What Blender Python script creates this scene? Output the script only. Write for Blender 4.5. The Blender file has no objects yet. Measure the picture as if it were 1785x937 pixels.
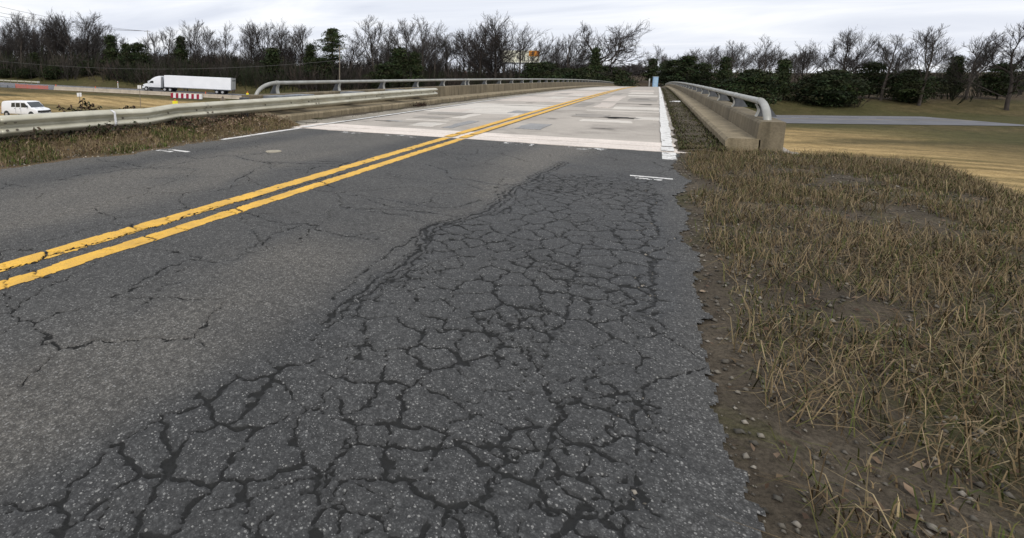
import bpy, bmesh, math, random
import numpy as np
from mathutils import Vector, Matrix

# ------------------------------------------------------------------ camera, world, sun, exposure
SC = bpy.context.scene
COL = SC.collection
FPX, CX, CY, EYE = 880.0, 600.0, 259.5, 1.15        # focal length and principal point in photo pixels, eye height
PITCH = math.atan((CY - 132.0) / FPX)
YAW = math.atan(548.0 / math.hypot(FPX, CY - 132.0))   # road direction (+Y) vanishes at pixel (1148,132)
cam_data = bpy.data.cameras.new('camera'); cam = bpy.data.objects.new('camera', cam_data); COL.objects.link(cam)
cam.location = (0, 0, EYE)
cam.rotation_euler = (math.pi / 2 - PITCH, 0, YAW)
cam_data.sensor_width = 36.0; cam_data.sensor_fit = 'HORIZONTAL'
cam_data.lens = FPX / 1785.0 * 36.0
cam_data.shift_x = 292.5 / 1785.0
cam_data.shift_y = -209.0 / 1785.0
cam_data.clip_start = 0.05; cam_data.clip_end = 6000
SC.camera = cam

SUN_EL, SUN_AZ = math.radians(44), math.radians(150)     # bright part of the overcast: behind the viewer, to the right
world = bpy.data.worlds.new('World'); SC.world = world; world.use_nodes = True
wn, wl = world.node_tree.nodes, world.node_tree.links
wn.clear()
w_out = wn.new('ShaderNodeOutputWorld'); w_bg = wn.new('ShaderNodeBackground')
w_sky = wn.new('ShaderNodeTexSky'); w_sky.sky_type = 'NISHITA'; w_sky.sun_disc = False
w_sky.sun_elevation = SUN_EL; w_sky.sun_rotation = SUN_AZ; w_sky.dust_density = 4
w_tc = wn.new('ShaderNodeTexCoord')
w_sep = wn.new('ShaderNodeSeparateXYZ'); wl.new(w_tc.outputs['Generated'], w_sep.inputs[0])
def wmath(op, a, b=None):
    n = wn.new('ShaderNodeMath'); n.operation = op
    for i, v in enumerate((a, b)):
        if v is None: continue
        if isinstance(v, (int, float)): n.inputs[i].default_value = v
        else: wl.new(v, n.inputs[i])
    return n.outputs[0]
# cloud deck at constant height: project the view direction on a plane
zc = wmath('MAXIMUM', wmath('ADD', w_sep.outputs[2], 0.10), 0.02)
w_cmb = wn.new('ShaderNodeCombineXYZ')
wl.new(wmath('DIVIDE', w_sep.outputs[0], zc), w_cmb.inputs[0]); wl.new(wmath('DIVIDE', w_sep.outputs[1], zc), w_cmb.inputs[1])
w_map = wn.new('ShaderNodeMapping'); w_map.inputs['Rotation'].default_value = (0, 0, 0.5); w_map.inputs['Scale'].default_value = (0.5, 0.8, 1)
wl.new(w_cmb.outputs[0], w_map.inputs[0])
w_n1 = wn.new('ShaderNodeTexNoise'); w_n1.inputs['Scale'].default_value = 0.9; w_n1.inputs['Detail'].default_value = 7; w_n1.inputs['Roughness'].default_value = 0.55; w_n1.inputs['Distortion'].default_value = 0.6
wl.new(w_map.outputs[0], w_n1.inputs['Vector'])
w_ramp = wn.new('ShaderNodeValToRGB')
w_ramp.color_ramp.elements[0].position = 0.24; w_ramp.color_ramp.elements[0].color = (0.60, 0.64, 0.745, 1)
w_ramp.color_ramp.elements[1].position = 0.74; w_ramp.color_ramp.elements[1].color = (1.0, 1.0, 1.0, 1)
e = w_ramp.color_ramp.elements.new(0.5); e.color = (0.79, 0.82, 0.89, 1)
wl.new(w_n1.outputs['Fac'], w_ramp.inputs[0])
w_dim = wn.new('ShaderNodeMix'); w_dim.data_type = 'RGBA'; w_dim.blend_type = 'MULTIPLY'; w_dim.inputs[0].default_value = 1
wl.new(w_sky.outputs[0], w_dim.inputs[6]); w_dim.inputs[7].default_value = (0.08, 0.08, 0.08, 1)
w_mix = wn.new('ShaderNodeMix'); w_mix.data_type = 'RGBA'; w_mix.inputs[0].default_value = 0.93
wl.new(w_dim.outputs[2], w_mix.inputs[6]); wl.new(w_ramp.outputs[0], w_mix.inputs[7])
wl.new(w_mix.outputs[2], w_bg.inputs[0]); w_bg.inputs[1].default_value = 1.0
wl.new(w_bg.outputs[0], w_out.inputs[0])

sun_d = bpy.data.lights.new('sun', 'SUN'); sun_d.energy = 1.5; sun_d.angle = math.radians(18); sun_d.color = (1, 0.96, 0.9)
sun = bpy.data.objects.new('sun', sun_d); COL.objects.link(sun)
sd = Vector((math.sin(SUN_AZ) * math.cos(SUN_EL), math.cos(SUN_AZ) * math.cos(SUN_EL), math.sin(SUN_EL)))
sun.rotation_euler = sd.to_track_quat('Z', 'Y').to_euler(); sun.location = (0, 0, 60)
SC.view_settings.view_transform = 'Standard'; SC.view_settings.look = 'None'
SC.view_settings.exposure = 0.22; SC.view_settings.gamma = 1.0; SC.view_settings.use_curve_mapping = False
SC.cycles.max_bounces = 5; SC.cycles.diffuse_bounces = 2; SC.cycles.glossy_bounces = 2; SC.cycles.transparent_max_bounces = 8

# ------------------------------------------------------------------ photo pixel -> direction -> point on a surface it touches
_c, _s = math.cos(YAW), math.sin(YAW)
RGT = np.array([_c, _s, 0.]); FH = np.array([-_s, _c, 0.]); ZUP = np.array([0, 0, 1.])
FWD = FH * math.cos(PITCH) - ZUP * math.sin(PITCH); UPV = FH * math.sin(PITCH) + ZUP * math.cos(PITCH)
EYEP = np.array([0, 0, EYE])
def ray(x, y): return FWD * FPX + RGT * (x - CX) - UPV * (y - CY)
def on_z(x, y, z=0.0): d = ray(x, y); return EYEP + d * ((z - EYE) / d[2])
def on_x(x, y, X): d = ray(x, y); return EYEP + d * (X / d[0])
def on_v(x, y, v): d = ray(x, y); return EYEP + d * (v / (d @ FH))
def sstep(a, b, x): t = np.clip((x - a) / (b - a), 0, 1); return t * t * (3 - 2 * t)

# ------------------------------------------------------------------ numpy value noise
def _hash(ix, iy, seed):
    n = (ix.astype(np.int64) * 374761393 + iy.astype(np.int64) * 668265263 + seed * 982451653) & 0x7fffffff
    n = ((n ^ (n >> 13)) * 1274126177) & 0x7fffffff
    n = (n ^ (n >> 16)) & 0xffff
    return n / 65535.0
def vnoise(x, y, seed=0):
    ix, iy = np.floor(x), np.floor(y); fx, fy = x - ix, y - iy
    fx = fx * fx * (3 - 2 * fx); fy = fy * fy * (3 - 2 * fy)
    a, b = _hash(ix, iy, seed), _hash(ix + 1, iy, seed); c, d = _hash(ix, iy + 1, seed), _hash(ix + 1, iy + 1, seed)
    return (a * (1 - fx) + b * fx) * (1 - fy) + (c * (1 - fx) + d * fx) * fy
def fbm(x, y, seed=0, octv=4):
    t = 0; amp = 0.5
    for o in range(octv): t = t + amp * vnoise(x * 2 ** o, y * 2 ** o, seed + o * 17); amp *= 0.5
    return t
def vor_edge(x, y, seed=0):
    """true distance to the nearest border between the cells of a jittered grid"""
    ix, iy = np.floor(x), np.floor(y)
    pt = lambda gx, gy: (gx + 0.05 + 0.9 * _hash(gx, gy, seed), gy + 0.05 + 0.9 * _hash(gx, gy, seed + 5))
    f1 = np.full(x.shape, 9.); ax = np.zeros_like(x); ay = np.zeros_like(x)
    nb = [pt(ix + dx, iy + dy) for dx in (-1, 0, 1) for dy in (-1, 0, 1)]
    for qx, qy in nb:
        d = np.hypot(qx - x, qy - y); m = d < f1; f1 = np.where(m, d, f1); ax = np.where(m, qx, ax); ay = np.where(m, qy, ay)
    best = np.full(x.shape, 9.)
    for qx, qy in nb:
        ex, ey = qx - ax, qy - ay; L = np.hypot(ex, ey); ok = L > 1e-6; L = np.maximum(L, 1e-6)
        d = ((ax + qx) * 0.5 - x) * ex / L + ((ay + qy) * 0.5 - y) * ey / L
        best = np.where(ok, np.minimum(best, d), best)
    return best

# ------------------------------------------------------------------ object helpers
def tag(o, label=None, cat=None, group=None, kind=None):
    if label: o['label'] = label
    if cat: o['category'] = cat
    if group: o['group'] = group
    if kind: o['kind'] = kind
    return o
def link(name, me, mat, parent=None):
    o = bpy.data.objects.new(name, me); COL.objects.link(o)
    if mat is not None and not me.materials: me.materials.append(mat)
    if parent is not None: o.parent = parent
    return o
def empty(name, loc=(0, 0, 0), rz=0.0, label=None, cat=None, group=None):
    o = bpy.data.objects.new(name, None); COL.objects.link(o); o.location = loc; o.rotation_euler = (0, 0, rz)
    o.empty_display_size = 0.3
    return tag(o, label, cat, group)
def np_mesh(name, verts, faces, cols=None, smooth=False, attr=None):
    """verts (n,3), faces (m,k) with one k"""
    verts = np.asarray(verts, dtype=np.float32); faces = np.asarray(faces, dtype=np.int32)
    me = bpy.data.meshes.new(name)
    me.vertices.add(len(verts)); me.vertices.foreach_set('co', verts.ravel())
    k = faces.shape[1]
    me.loops.add(faces.size); me.loops.foreach_set('vertex_index', faces.ravel())
    me.polygons.add(len(faces)); me.polygons.foreach_set('loop_start', np.arange(0, faces.size, k, dtype=np.int32))
    if smooth: me.polygons.foreach_set('use_smooth', np.ones(len(faces), dtype=bool))
    me.update(calc_edges=True)
    if cols is not None:
        cols = np.asarray(cols, dtype=np.float32)
        if cols.shape[1] == 3: cols = np.hstack([cols, np.ones((len(cols), 1), np.float32)])
        ca = me.color_attributes.new('tint', 'FLOAT_COLOR', 'POINT'); ca.data.foreach_set('color', cols.ravel())
    return me
def grid_mesh(name, xs, ys, zf, cols=None, keep=None, smooth=True):
    X, Y = np.meshgrid(xs, ys); Z = zf(X, Y) if callable(zf) else zf
    v = np.stack([X, Y, Z], -1).reshape(-1, 3); nx, ny = len(xs), len(ys)
    i = np.arange(nx * ny).reshape(ny, nx)
    f = np.stack([i[:-1, :-1], i[:-1, 1:], i[1:, 1:], i[1:, :-1]], -1).reshape(-1, 4)
    c = None if cols is None else cols.reshape(-1, cols.shape[-1])
    if keep is not None:
        k = keep.reshape(-1); f = f[k[f].all(1)]
        used = np.unique(f); m = np.zeros(len(v), int); m[used] = np.arange(len(used)); v = v[used]; f = m[f]
        if c is not None: c = c[used]
    return np_mesh(name, v, f, c, smooth)
class MB:
    def __init__(s): s.v = []; s.f = []
    def quadbox(s, corners):
        b = len(s.v); s.v += [tuple(c) for c in corners]
        s.f += [(b, b + 3, b + 2, b + 1), (b + 4, b + 5, b + 6, b + 7), (b, b + 1, b + 5, b + 4), (b + 1, b + 2, b + 6, b + 5), (b + 2, b + 3, b + 7, b + 6), (b + 3, b, b + 4, b + 7)]
        return s
    def box(s, x0, x1, y0, y1, z0, z1):
        return s.quadbox([(x0, y0, z0), (x1, y0, z0), (x1, y1, z0), (x0, y1, z0), (x0, y0, z1), (x1, y0, z1), (x1, y1, z1), (x0, y1, z1)])
    def tube(s, pts, rad, n=6, cap=True, sx=1.0):
        pts = [Vector(p) for p in pts]
        if isinstance(rad, (int, float)): rad = [rad] * len(pts)
        rings = []
        t0 = (pts[1] - pts[0]).normalized(); ref = Vector((0, 0, 1)) if abs(t0.z) < 0.9 else Vector((1, 0, 0))
        for i, p in enumerate(pts):
            t = (pts[min(i + 1, len(pts) - 1)] - pts[max(i - 1, 0)]).normalized()
            a = t.cross(ref); a = a.normalized() if a.length > 1e-5 else Vector((1, 0, 0)); b = a.cross(t)
            base = len(s.v); rings.append(base)
            for k in range(n):
                th = 2 * math.pi * k / n
                s.v.append(tuple(p + a * math.cos(th) * rad[i] * sx + b * math.sin(th) * rad[i]))
        for r0, r1 in zip(rings, rings[1:]):
            for k in range(n): s.f.append((r0 + k, r0 + (k + 1) % n, r1 + (k + 1) % n, r1 + k))
        if cap:
            s.f.append(tuple(rings[0] + k for k in range(n))[::-1]); s.f.append(tuple(rings[-1] + k for k in range(n)))
        return s
    def cyl(s, c, axis, r, L, n=16):
        a = Vector(axis).normalized(); c = Vector(c); return s.tube([c - a * L / 2, c + a * L / 2], r, n)
    def prism(s, poly, y0, y1, to=None):
        """polygon in (x,z) extruded along y"""
        n = len(poly); b = len(s.v)
        for y in (y0, y1):
            for (x, z) in poly: s.v.append((x, y, z))
        for k in range(n): s.f.append((b + k, b + (k + 1) % n, b + n + (k + 1) % n, b + n + k))
        s.f.append(tuple(b + k for k in range(n))[::-1]); s.f.append(tuple(b + n + k for k in range(n)))
        return s
    def poly(s, pts): b = len(s.v); s.v += [tuple(p) for p in pts]; s.f.append(tuple(range(b, b + len(pts)))); return s
    def mesh(s, name, bevel=0, smooth=False):
        me = bpy.data.meshes.new(name); bm = bmesh.new()
        vs = [bm.verts.new(v) for v in s.v]
        for f in s.f:
            try: bm.faces.new([vs[i] for i in f])
            except ValueError: pass
        bmesh.ops.recalc_face_normals(bm, faces=bm.faces[:])
        if bevel: bmesh.ops.bevel(bm, geom=bm.edges[:], offset=bevel, segments=2, affect='EDGES', profile=0.6, clamp_overlap=True)
        bm.to_mesh(me); bm.free()
        if smooth:
            for p in me.polygons: p.use_smooth = True
        return me
    def build(s, name, mat, parent=None, bevel=0, smooth=False): return link(name, s.mesh(name, bevel, smooth), mat, parent)
def copy_tree(o, parent=None):
    c = o.copy(); COL.objects.link(c)
    if parent is not None: c.parent = parent
    for ch in list(o.children): copy_tree(ch, c)
    return c

# ------------------------------------------------------------------ materials
MATS = {}
def base_mat(name, rough=0.8, metal=0.0, spec=0.3):
    m = bpy.data.materials.new(name); m.use_nodes = True; nt = m.node_tree
    b = nt.nodes['Principled BSDF']; b.inputs['Roughness'].default_value = rough; b.inputs['Metallic'].default_value = metal
    b.inputs['Specular IOR Level'].default_value = spec
    return m, nt, b
def nd(nt, kind, **kw):
    n = nt.nodes.new(kind)
    for k, v in kw.items():
        if hasattr(n, k): setattr(n, k, v)
        else: n.inputs[k].default_value = v
    return n
def noise(nt, scale, detail=4, rough=0.55, vec=None, dist=0.0):
    n = nd(nt, 'ShaderNodeTexNoise', Scale=scale, Detail=detail, Roughness=rough, Distortion=dist)
    if vec is not None: nt.links.new(vec, n.inputs['Vector'])
    return n.outputs['Fac']
def ramp(nt, fac, stops):
    r = nt.nodes.new('ShaderNodeValToRGB'); el = r.color_ramp.elements
    while len(el) < len(stops): el.new(0.5)
    for e_, (p, c) in zip(el, stops):
        e_.position = p; e_.color = (c, c, c, 1) if isinstance(c, (int, float)) else (*c, 1)
    nt.links.new(fac, r.inputs[0]); return r.outputs[0]
def mixc(nt, fac, a, b, mode='MIX'):
    n = nt.nodes.new('ShaderNodeMix'); n.data_type = 'RGBA'; n.blend_type = mode
    for i, v in ((0, fac), (6, a), (7, b)):
        if isinstance(v, (int, float)): n.inputs[i].default_value = v
        elif isinstance(v, tuple): n.inputs[i].default_value = (*v, 1)
        else: nt.links.new(v, n.inputs[i])
    return n.outputs[2]
def mth(nt, op, a, b=None, clamp=False):
    n = nt.nodes.new('ShaderNodeMath'); n.operation = op; n.use_clamp = clamp
    for i, v in enumerate((a, b)):
        if v is None: continue
        if isinstance(v, (int, float)): n.inputs[i].default_value = v
        else: nt.links.new(v, n.inputs[i])
    return n.outputs[0]
def bump(nt, b, h, strength=0.3, dist=0.01):
    n = nd(nt, 'ShaderNodeBump', Strength=strength, Distance=dist); nt.links.new(h, n.inputs['Height']); nt.links.new(n.outputs[0], b.inputs['Normal'])
def objvec(nt): return nt.nodes.new('ShaderNodeTexCoord').outputs['Object']
def geovec(nt): return nt.nodes.new('ShaderNodeNewGeometry').outputs['Position']
def simple(name, c1, c2=None, scale=4.0, rough=0.7, metal=0.0, bmp=0.0, spec=0.3, lo=0.35, hi=0.65, detail=5, world_space=False):
    if name in MATS: return MATS[name]
    m, nt, b = base_mat(name, rough, metal, spec)
    c2 = c2 or tuple(x * 0.8 for x in c1)
    v = geovec(nt) if world_space else objvec(nt)
    f = noise(nt, scale, detail, 0.6, v)
    nt.links.new(ramp(nt, f, [(lo, c2), (hi, c1)]), b.inputs['Base Color'])
    if bmp: bump(nt, b, f, bmp, 0.02)
    MATS[name] = m; return m
def tinted(name, rough=0.9, var=0.25, scale=9.0, spec=0.15, trans=0.0):
    """colour from the mesh's own 'tint' attribute, broken up by noise"""
    m, nt, b = base_mat(name, rough, 0, spec)
    a = nd(nt, 'ShaderNodeAttribute', attribute_name='tint').outputs['Color']
    f = noise(nt, scale, 4, 0.6, objvec(nt))
    k = ramp(nt, f, [(0.3, 1 - var), (0.7, 1 + var * 0.6)])
    nt.links.new(mixc(nt, 1.0, a, k, 'MULTIPLY'), b.inputs['Base Color'])
    MATS[name] = m; return m

# asphalt: colour attribute R = crack, G = worn/light, B = damp/dark
def make_asphalt():
    m, nt, b = base_mat('asphalt', 0.85, 0, 0.35)
    at = nd(nt, 'ShaderNodeAttribute', attribute_name='tint').outputs['Color']
    sp = nt.nodes.new('ShaderNodeSeparateColor'); nt.links.new(at, sp.inputs[0])
    prox, worn, damp = sp.outputs[0], sp.outputs[1], sp.outputs[2]
    p = geovec(nt)
    # nearness to a crack, roughened, then cut sharply: thin broken-edged cracks
    rough_ = mth(nt, 'ADD', mth(nt, 'MULTIPLY', mth(nt, 'SUBTRACT', noise(nt, 75, 3, 0.7, p), 0.5), 0.42), mth(nt, 'MULTIPLY', mth(nt, 'SUBTRACT', noise(nt, 14, 3, 0.6, p), 0.5), 0.18))
    crack = ramp(nt, mth(nt, 'ADD', prox, rough_), [(0.54, 0.0), (0.63, 1.0)])
    base = ramp(nt, noise(nt, 1.3, 5, 0.6, p), [(0.3, (0.066, 0.066, 0.0645)), (0.7, (0.106, 0.105, 0.100))])
    base = mixc(nt, worn, base, (0.170, 0.157, 0.136))
    base = mixc(nt, mth(nt, 'MULTIPLY', damp, 0.72), base, (0.050, 0.0505, 0.0495))
    # packed chippings of mixed tone in dark binder
    for sc_, lo_, hi_ in ((85, 0.60, 1.45), (210, 0.55, 1.5)):
        vc = nd(nt, 'ShaderNodeTexVoronoi', Scale=sc_); nt.links.new(p, vc.inputs['Vector'])
        sc1 = nt.nodes.new('ShaderNodeSeparateColor'); nt.links.new(vc.outputs['Color'], sc1.inputs[0])
        tone = ramp(nt, sc1.outputs[1], [(0.0, lo_), (0.6, 1.0), (1.0, hi_)])
        base = mixc(nt, 1.0, base, mixc(nt, ramp(nt, vc.outputs['Distance'], [(0.35, 0.0), (0.6, 0.8)]), tone, (0.62, 0.62, 0.62)), 'MULTIPLY')
    base = mixc(nt, 1.0, base, ramp(nt, noise(nt, 24, 5, 0.75, p), [(0.30, 0.6), (0.5, 1.0), (0.70, 1.4)]), 'MULTIPLY')
    # aggregate stones of two sizes showing through
    for sc_, thr, col in ((95, 0.90, (0.24, 0.235, 0.22)), (170, 0.84, (0.19, 0.188, 0.18))):
        vo = nd(nt, 'ShaderNodeTexVoronoi', Scale=sc_); nt.links.new(p, vo.inputs['Vector'])
        bw = nt.nodes.new('ShaderNodeSeparateColor'); nt.links.new(vo.outputs['Color'], bw.inputs[0])
        sel = mth(nt, 'GREATER_THAN', bw.outputs[0], thr); near = mth(nt, 'LESS_THAN', vo.outputs['Distance'], 0.36)
        k = mth(nt, 'MULTIPLY', mth(nt, 'MULTIPLY', sel, near), mth(nt, 'SUBTRACT', 0.85, mth(nt, 'MULTIPLY', crack, 0.85)))
        base = mixc(nt, k, base, col)
    base = mixc(nt, crack, base, (0.010, 0.010, 0.009))
    nt.links.new(base, b.inputs['Base Color'])
    nt.links.new(mth(nt, 'SUBTRACT', 0.88, mth(nt, 'MULTIPLY', damp, 0.22)), b.inputs['Roughness'])
    bump(nt, b, noise(nt, 70, 3, 0.7, p), 0.55, 0.006)
    return m
ASPHALT = make_asphalt()
def make_paint(name, col, dirt, scale=3.0):
    m, nt, b = base_mat(name, 0.65, 0, 0.3)
    p = geovec(nt)
    at = nd(nt, 'ShaderNodeAttribute', attribute_name='tint').outputs['Color']
    sp = nt.nodes.new('ShaderNodeSeparateColor'); nt.links.new(at, sp.inputs[0])
    c = mixc(nt, ramp(nt, noise(nt, scale, 6, 0.65, p), [(0.40, 0.0), (0.72, 0.75)]), col, dirt)
    c = mixc(nt, ramp(nt, noise(nt, 60, 3, 0.7, p), [(0.52, 0.0), (0.72, 0.6)]), c, dirt)
    c = mixc(nt, ramp(nt, noise(nt, 160, 2, 0.7, p), [(0.60, 0.0), (0.70, 0.7)]), c, (0.10, 0.08, 0.05))
    c = mixc(nt, sp.outputs[0], c, (0.02, 0.018, 0.012))
    nt.links.new(c, b.inputs['Base Color']); bump(nt, b, noise(nt, 80, 3, 0.7, p), 0.4, 0.004)
    return m
YELLOW = make_paint('yellow_paint', (0.80, 0.46, 0.06), (0.44, 0.26, 0.06))
WHITE = make_paint('white_paint', (0.78, 0.77, 0.74), (0.42, 0.40, 0.36), 5.0)
def make_concrete(name, c1, c2, stain=(0.10, 0.085, 0.06), stain_amt=0.4, streaks=False):
    m, nt, b = base_mat(name, 0.9, 0, 0.2)
    p = geovec(nt)
    c = ramp(nt, noise(nt, 0.9, 6, 0.6, p), [(0.3, c2), (0.7, c1)])
    if streaks:
        mp = nd(nt, 'ShaderNodeMapping'); mp.inputs['Scale'].default_value = (3, 3, 0.35); nt.links.new(p, mp.inputs[0])
        c = mixc(nt, mth(nt, 'MULTIPLY', ramp(nt, noise(nt, 1.6, 6, 0.7, mp.outputs[0]), [(0.42, 0.0), (0.68, 1.0)]), stain_amt), c, stain)
    else:
        c = mixc(nt, mth(nt, 'MULTIPLY', ramp(nt, noise(nt, 0.55, 7, 0.7, p, 0.5), [(0.5, 0.0), (0.72, 1.0)]), stain_amt), c, stain)
    c = mixc(nt, 1.0, c, ramp(nt, noise(nt, 45, 4, 0.75, p), [(0.3, 0.72), (0.7, 1.18)]), 'MULTIPLY')
    nt.links.new(c, b.inputs['Base Color']); bump(nt, b, noise(nt, 30, 5, 0.7, p), 0.35, 0.006)
    MATS[name] = m; return m
DECK = make_concrete('deck_concrete', (0.49, 0.442, 0.385), (0.36, 0.327, 0.285), (0.19, 0.172, 0.15), 0.75)
HEADER = make_concrete('header_concrete', (0.80, 0.715, 0.635), (0.66, 0.59, 0.525), (0.25, 0.22, 0.19), 0.5)
PATCH_L = make_concrete('patch_pale', (0.66, 0.615, 0.545), (0.55, 0.51, 0.455), (0.28, 0.26, 0.23), 0.4)
PATCH_M = make_concrete('patch_pinkish', (0.62, 0.55, 0.485), (0.51, 0.455, 0.40), (0.22, 0.2, 0.17), 0.4)
PATCH_D = make_concrete('patch_brownish', (0.36, 0.33, 0.29), (0.27, 0.25, 0.222), (0.14, 0.13, 0.115), 0.5)
PATCH_G = make_concrete('patch_grey', (0.34, 0.335, 0.325), (0.24, 0.24, 0.238), (0.16, 0.16, 0.16), 0.7)
PARAPET = make_concrete('parapet_concrete', (0.25, 0.205, 0.135), (0.15, 0.125, 0.085), (0.065, 0.055, 0.035), 0.75, True)
KERB = make_concrete('kerb_concrete', (0.36, 0.295, 0.195), (0.22, 0.18, 0.115), (0.09, 0.075, 0.045), 0.65, True)
SHOULDER = make_concrete('gutter_concrete', (0.36, 0.325, 0.27), (0.23, 0.21, 0.17), (0.12, 0.10, 0.07), 0.7)
BARRIER = make_concrete('barrier_concrete', (0.50, 0.43, 0.34), (0.38, 0.33, 0.26), (0.2, 0.17, 0.13), 0.4)

def make_galv():
    m, nt, b = base_mat('galvanised_steel', 0.42, 0.12, 0.5)
    p = geovec(nt)
    c = ramp(nt, noise(nt, 2.2, 6, 0.65, p), [(0.3, (0.40, 0.38, 0.29)), (0.7, (0.59, 0.565, 0.455))])
    mp = nd(nt, 'ShaderNodeMapping'); mp.inputs['Scale'].default_value = (1, 0.8, 5); nt.links.new(p, mp.inputs[0])
    c = mixc(nt, ramp(nt, noise(nt, 2.4, 6, 0.7, mp.outputs[0]), [(0.50, 0.0), (0.8, 0.55)]), c, (0.36, 0.29, 0.15))
    nt.links.new(c, b.inputs['Base Color'])
    nt.links.new(ramp(nt, noise(nt, 9, 5, 0.6, p), [(0.3, 0.28), (0.7, 0.48)]), b.inputs['Roughness'])
    return m
GALV = make_galv()
RAILM = simple('railing_grey_paint', (0.40, 0.40, 0.37), (0.29, 0.285, 0.255), 3, 0.5, 0.25, world_space=True)
POSTM = simple('dark_steel_post', (0.14, 0.15, 0.16), (0.08, 0.08, 0.085), 6, 0.6, 0.5)
BLOCKM = simple('blue_grey_spacer', (0.27, 0.29, 0.31), (0.17, 0.18, 0.2), 5, 0.6, 0.4)
BOLT = simple('bolt_steel', (0.22, 0.19, 0.15), None, 20, 0.5, 0.6)
TYRE = simple('tyre_rubber', (0.022, 0.022, 0.022), None, 20, 0.85)
RIM = simple('rim_alloy', (0.62, 0.62, 0.62), None, 10, 0.35, 0.6)
WBODY = simple('white_body_paint', (0.82, 0.83, 0.85), (0.76, 0.77, 0.79), 0.8, 0.3, 0, spec=0.5)
TRAILW = simple('white_trailer_skin', (0.86, 0.87, 0.89), (0.80, 0.81, 0.83), 0.6, 0.45)
DGREY = simple('dark_grey_metal', (0.06, 0.065, 0.07), None, 6, 0.55, 0.3)
MGREY = simple('mid_grey_metal', (0.25, 0.26, 0.27), None, 6, 0.5, 0.4)
DOORM = simple('trailer_door_skin', (0.50, 0.50, 0.47), (0.40, 0.40, 0.37), 3, 0.5)
GLASS = simple('vehicle_glass', (0.03, 0.04, 0.045), (0.02, 0.025, 0.03), 2, 0.06, 0, spec=0.8)
REDM = simple('red_plastic', (0.36, 0.02, 0.05), (0.27, 0.015, 0.04), 3, 0.5)
WHITEM = simple('white_plastic', (0.80, 0.80, 0.80), (0.68, 0.67, 0.66), 3, 0.5)
YELLOWM = simple('yellow_plastic', (0.85, 0.78, 0.04), (0.72, 0.62, 0.03), 3, 0.45)
ORANGEM = simple('orange_plastic', (0.75, 0.13, 0.04), (0.6, 0.1, 0.03), 3, 0.5)
WOODPOST = simple('weathered_wood', (0.24, 0.20, 0.16), (0.14, 0.12, 0.09), 8, 0.85)
WIREM = simple('wire', (0.12, 0.115, 0.11), None, 2, 0.6)
BARK = simple('bark_grey', (0.085, 0.071, 0.060), (0.045, 0.037, 0.031), 1.2, 0.95)
BARKD = simple('bark_dark', (0.060, 0.050, 0.043), (0.035, 0.028, 0.024), 1.2, 0.95)
TWIG = simple('twig_brown', (0.070, 0.063, 0.058), (0.042, 0.038, 0.035), 0.5, 0.95)
TWIGD = simple('twig_dark', (0.042, 0.035, 0.031), (0.026, 0.021, 0.019), 0.5, 0.95)
EVERG = tinted('evergreen_needles', 0.8, 0.4, 0.9)
LEAFT = tinted('leaf_tint', 0.75, 0.25, 20)
GRASST = tinted('grass_tint', 0.85, 0.2, 6)
STONET = tinted('stone_tint', 0.85, 0.2, 15)

# ------------------------------------------------------------------ levels: road profile and terrain
def zroad(Y):
    Y = np.asarray(Y, float); u = np.clip(Y - 16, 0, 134); z = -9.4e-5 * u * u
    q = np.clip(Y - 150, 0, 56); return z - 0.0252 * q + 0.0252 / 112 * q * q
HW0 = on_v(396, 164, 121.0)                      # rear wheels of the lorry on the highway
HW1 = on_v(253, 157, 124.0)                      # its front wheels
_e = (HW0 - HW1)[:2]; HLEN = np.hypot(*_e); HE = _e / HLEN; HN = np.array([-HE[1], HE[0]]); HGRADE = (HW1[2] - HW0[2]) / HLEN
ABUT0, ABUT1 = 9.9, 146.0
def hw_sw(X, Y): dx, dy = X - HW0[0], Y - HW0[1]; return dx * HE[0] + dy * HE[1], dx * HN[0] + dy * HN[1]
def hw_z(s): return HW0[2] - HGRADE * np.clip(s, -150, 95)
def terrain(X, Y):
    X = np.asarray(X, float); Y = np.asarray(Y, float)
    s, w = hw_sw(X, Y)
    prof = np.interp(w, [-400, -150, -75, -45, -26, -19, -16.5, -6, 5, 7, 11, 22, 40, 90, 200, 500, 3000], [-1.0, -1.0, -1.3, -1.1, -0.7, -0.35, -0.05, -0.05, -0.05, -0.15, 0.3, 2.8, 3.6, 5.5, 9, 12, 12])
    rough = (fbm(X / 9.0, Y / 9.0, 3) - 0.5) * 0.7 * sstep(6, 12, np.abs(w + 5.7) - 5) + (fbm(X / 60, Y / 60, 8) - 0.5) * 2.5 * sstep(20, 80, w)
    base = hw_z(s) + prof + rough
    out = np.maximum(np.maximum(-8.9 - X, X - 2.3), 0)
    e0 = -0.06 - 0.55 * out - 0.62 * np.maximum(Y - ABUT0 + 0.4, 0) + (fbm(X / 2.0, Y / 2.0, 21) - 0.5) * 0.25 * sstep(0, 1.5, out)
    outf = np.maximum(np.maximum(-9.6 - X, X - 4.0), 0)
    e1 = zroad(Y) - 0.06 - 0.3 * outf - 0.62 * np.maximum(ABUT1 - 0.6 - Y, 0)
    emb = np.maximum(e0, e1)
    return np.maximum(base, emb)
def T(x, y): return float(terrain(np.array([x]), np.array([y]))[0])
def ray_ground(x, y, near=20, far=600):
    d = ray(x, y); d = d / (d @ FH)
    v = np.linspace(near, far, 6000); P = EYEP + d[None] * v[:, None]
    below = P[:, 2] < terrain(P[:, 0], P[:, 1])
    return P[np.argmax(below)] if below.any() else P[-1]
def at_w(x, w):
    """ground point in pixel column x at highway offset w (metres behind the lorry's lane)"""
    d = ray(x, 132); d = d / (d @ FH); a, b = hw_sw(0.0, 0.0)[1], hw_sw(d[0], d[1])[1]
    v = (w - a) / (b - a); P = EYEP + d * v; return np.array([P[0], P[1], T(P[0], P[1])]), v
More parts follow.
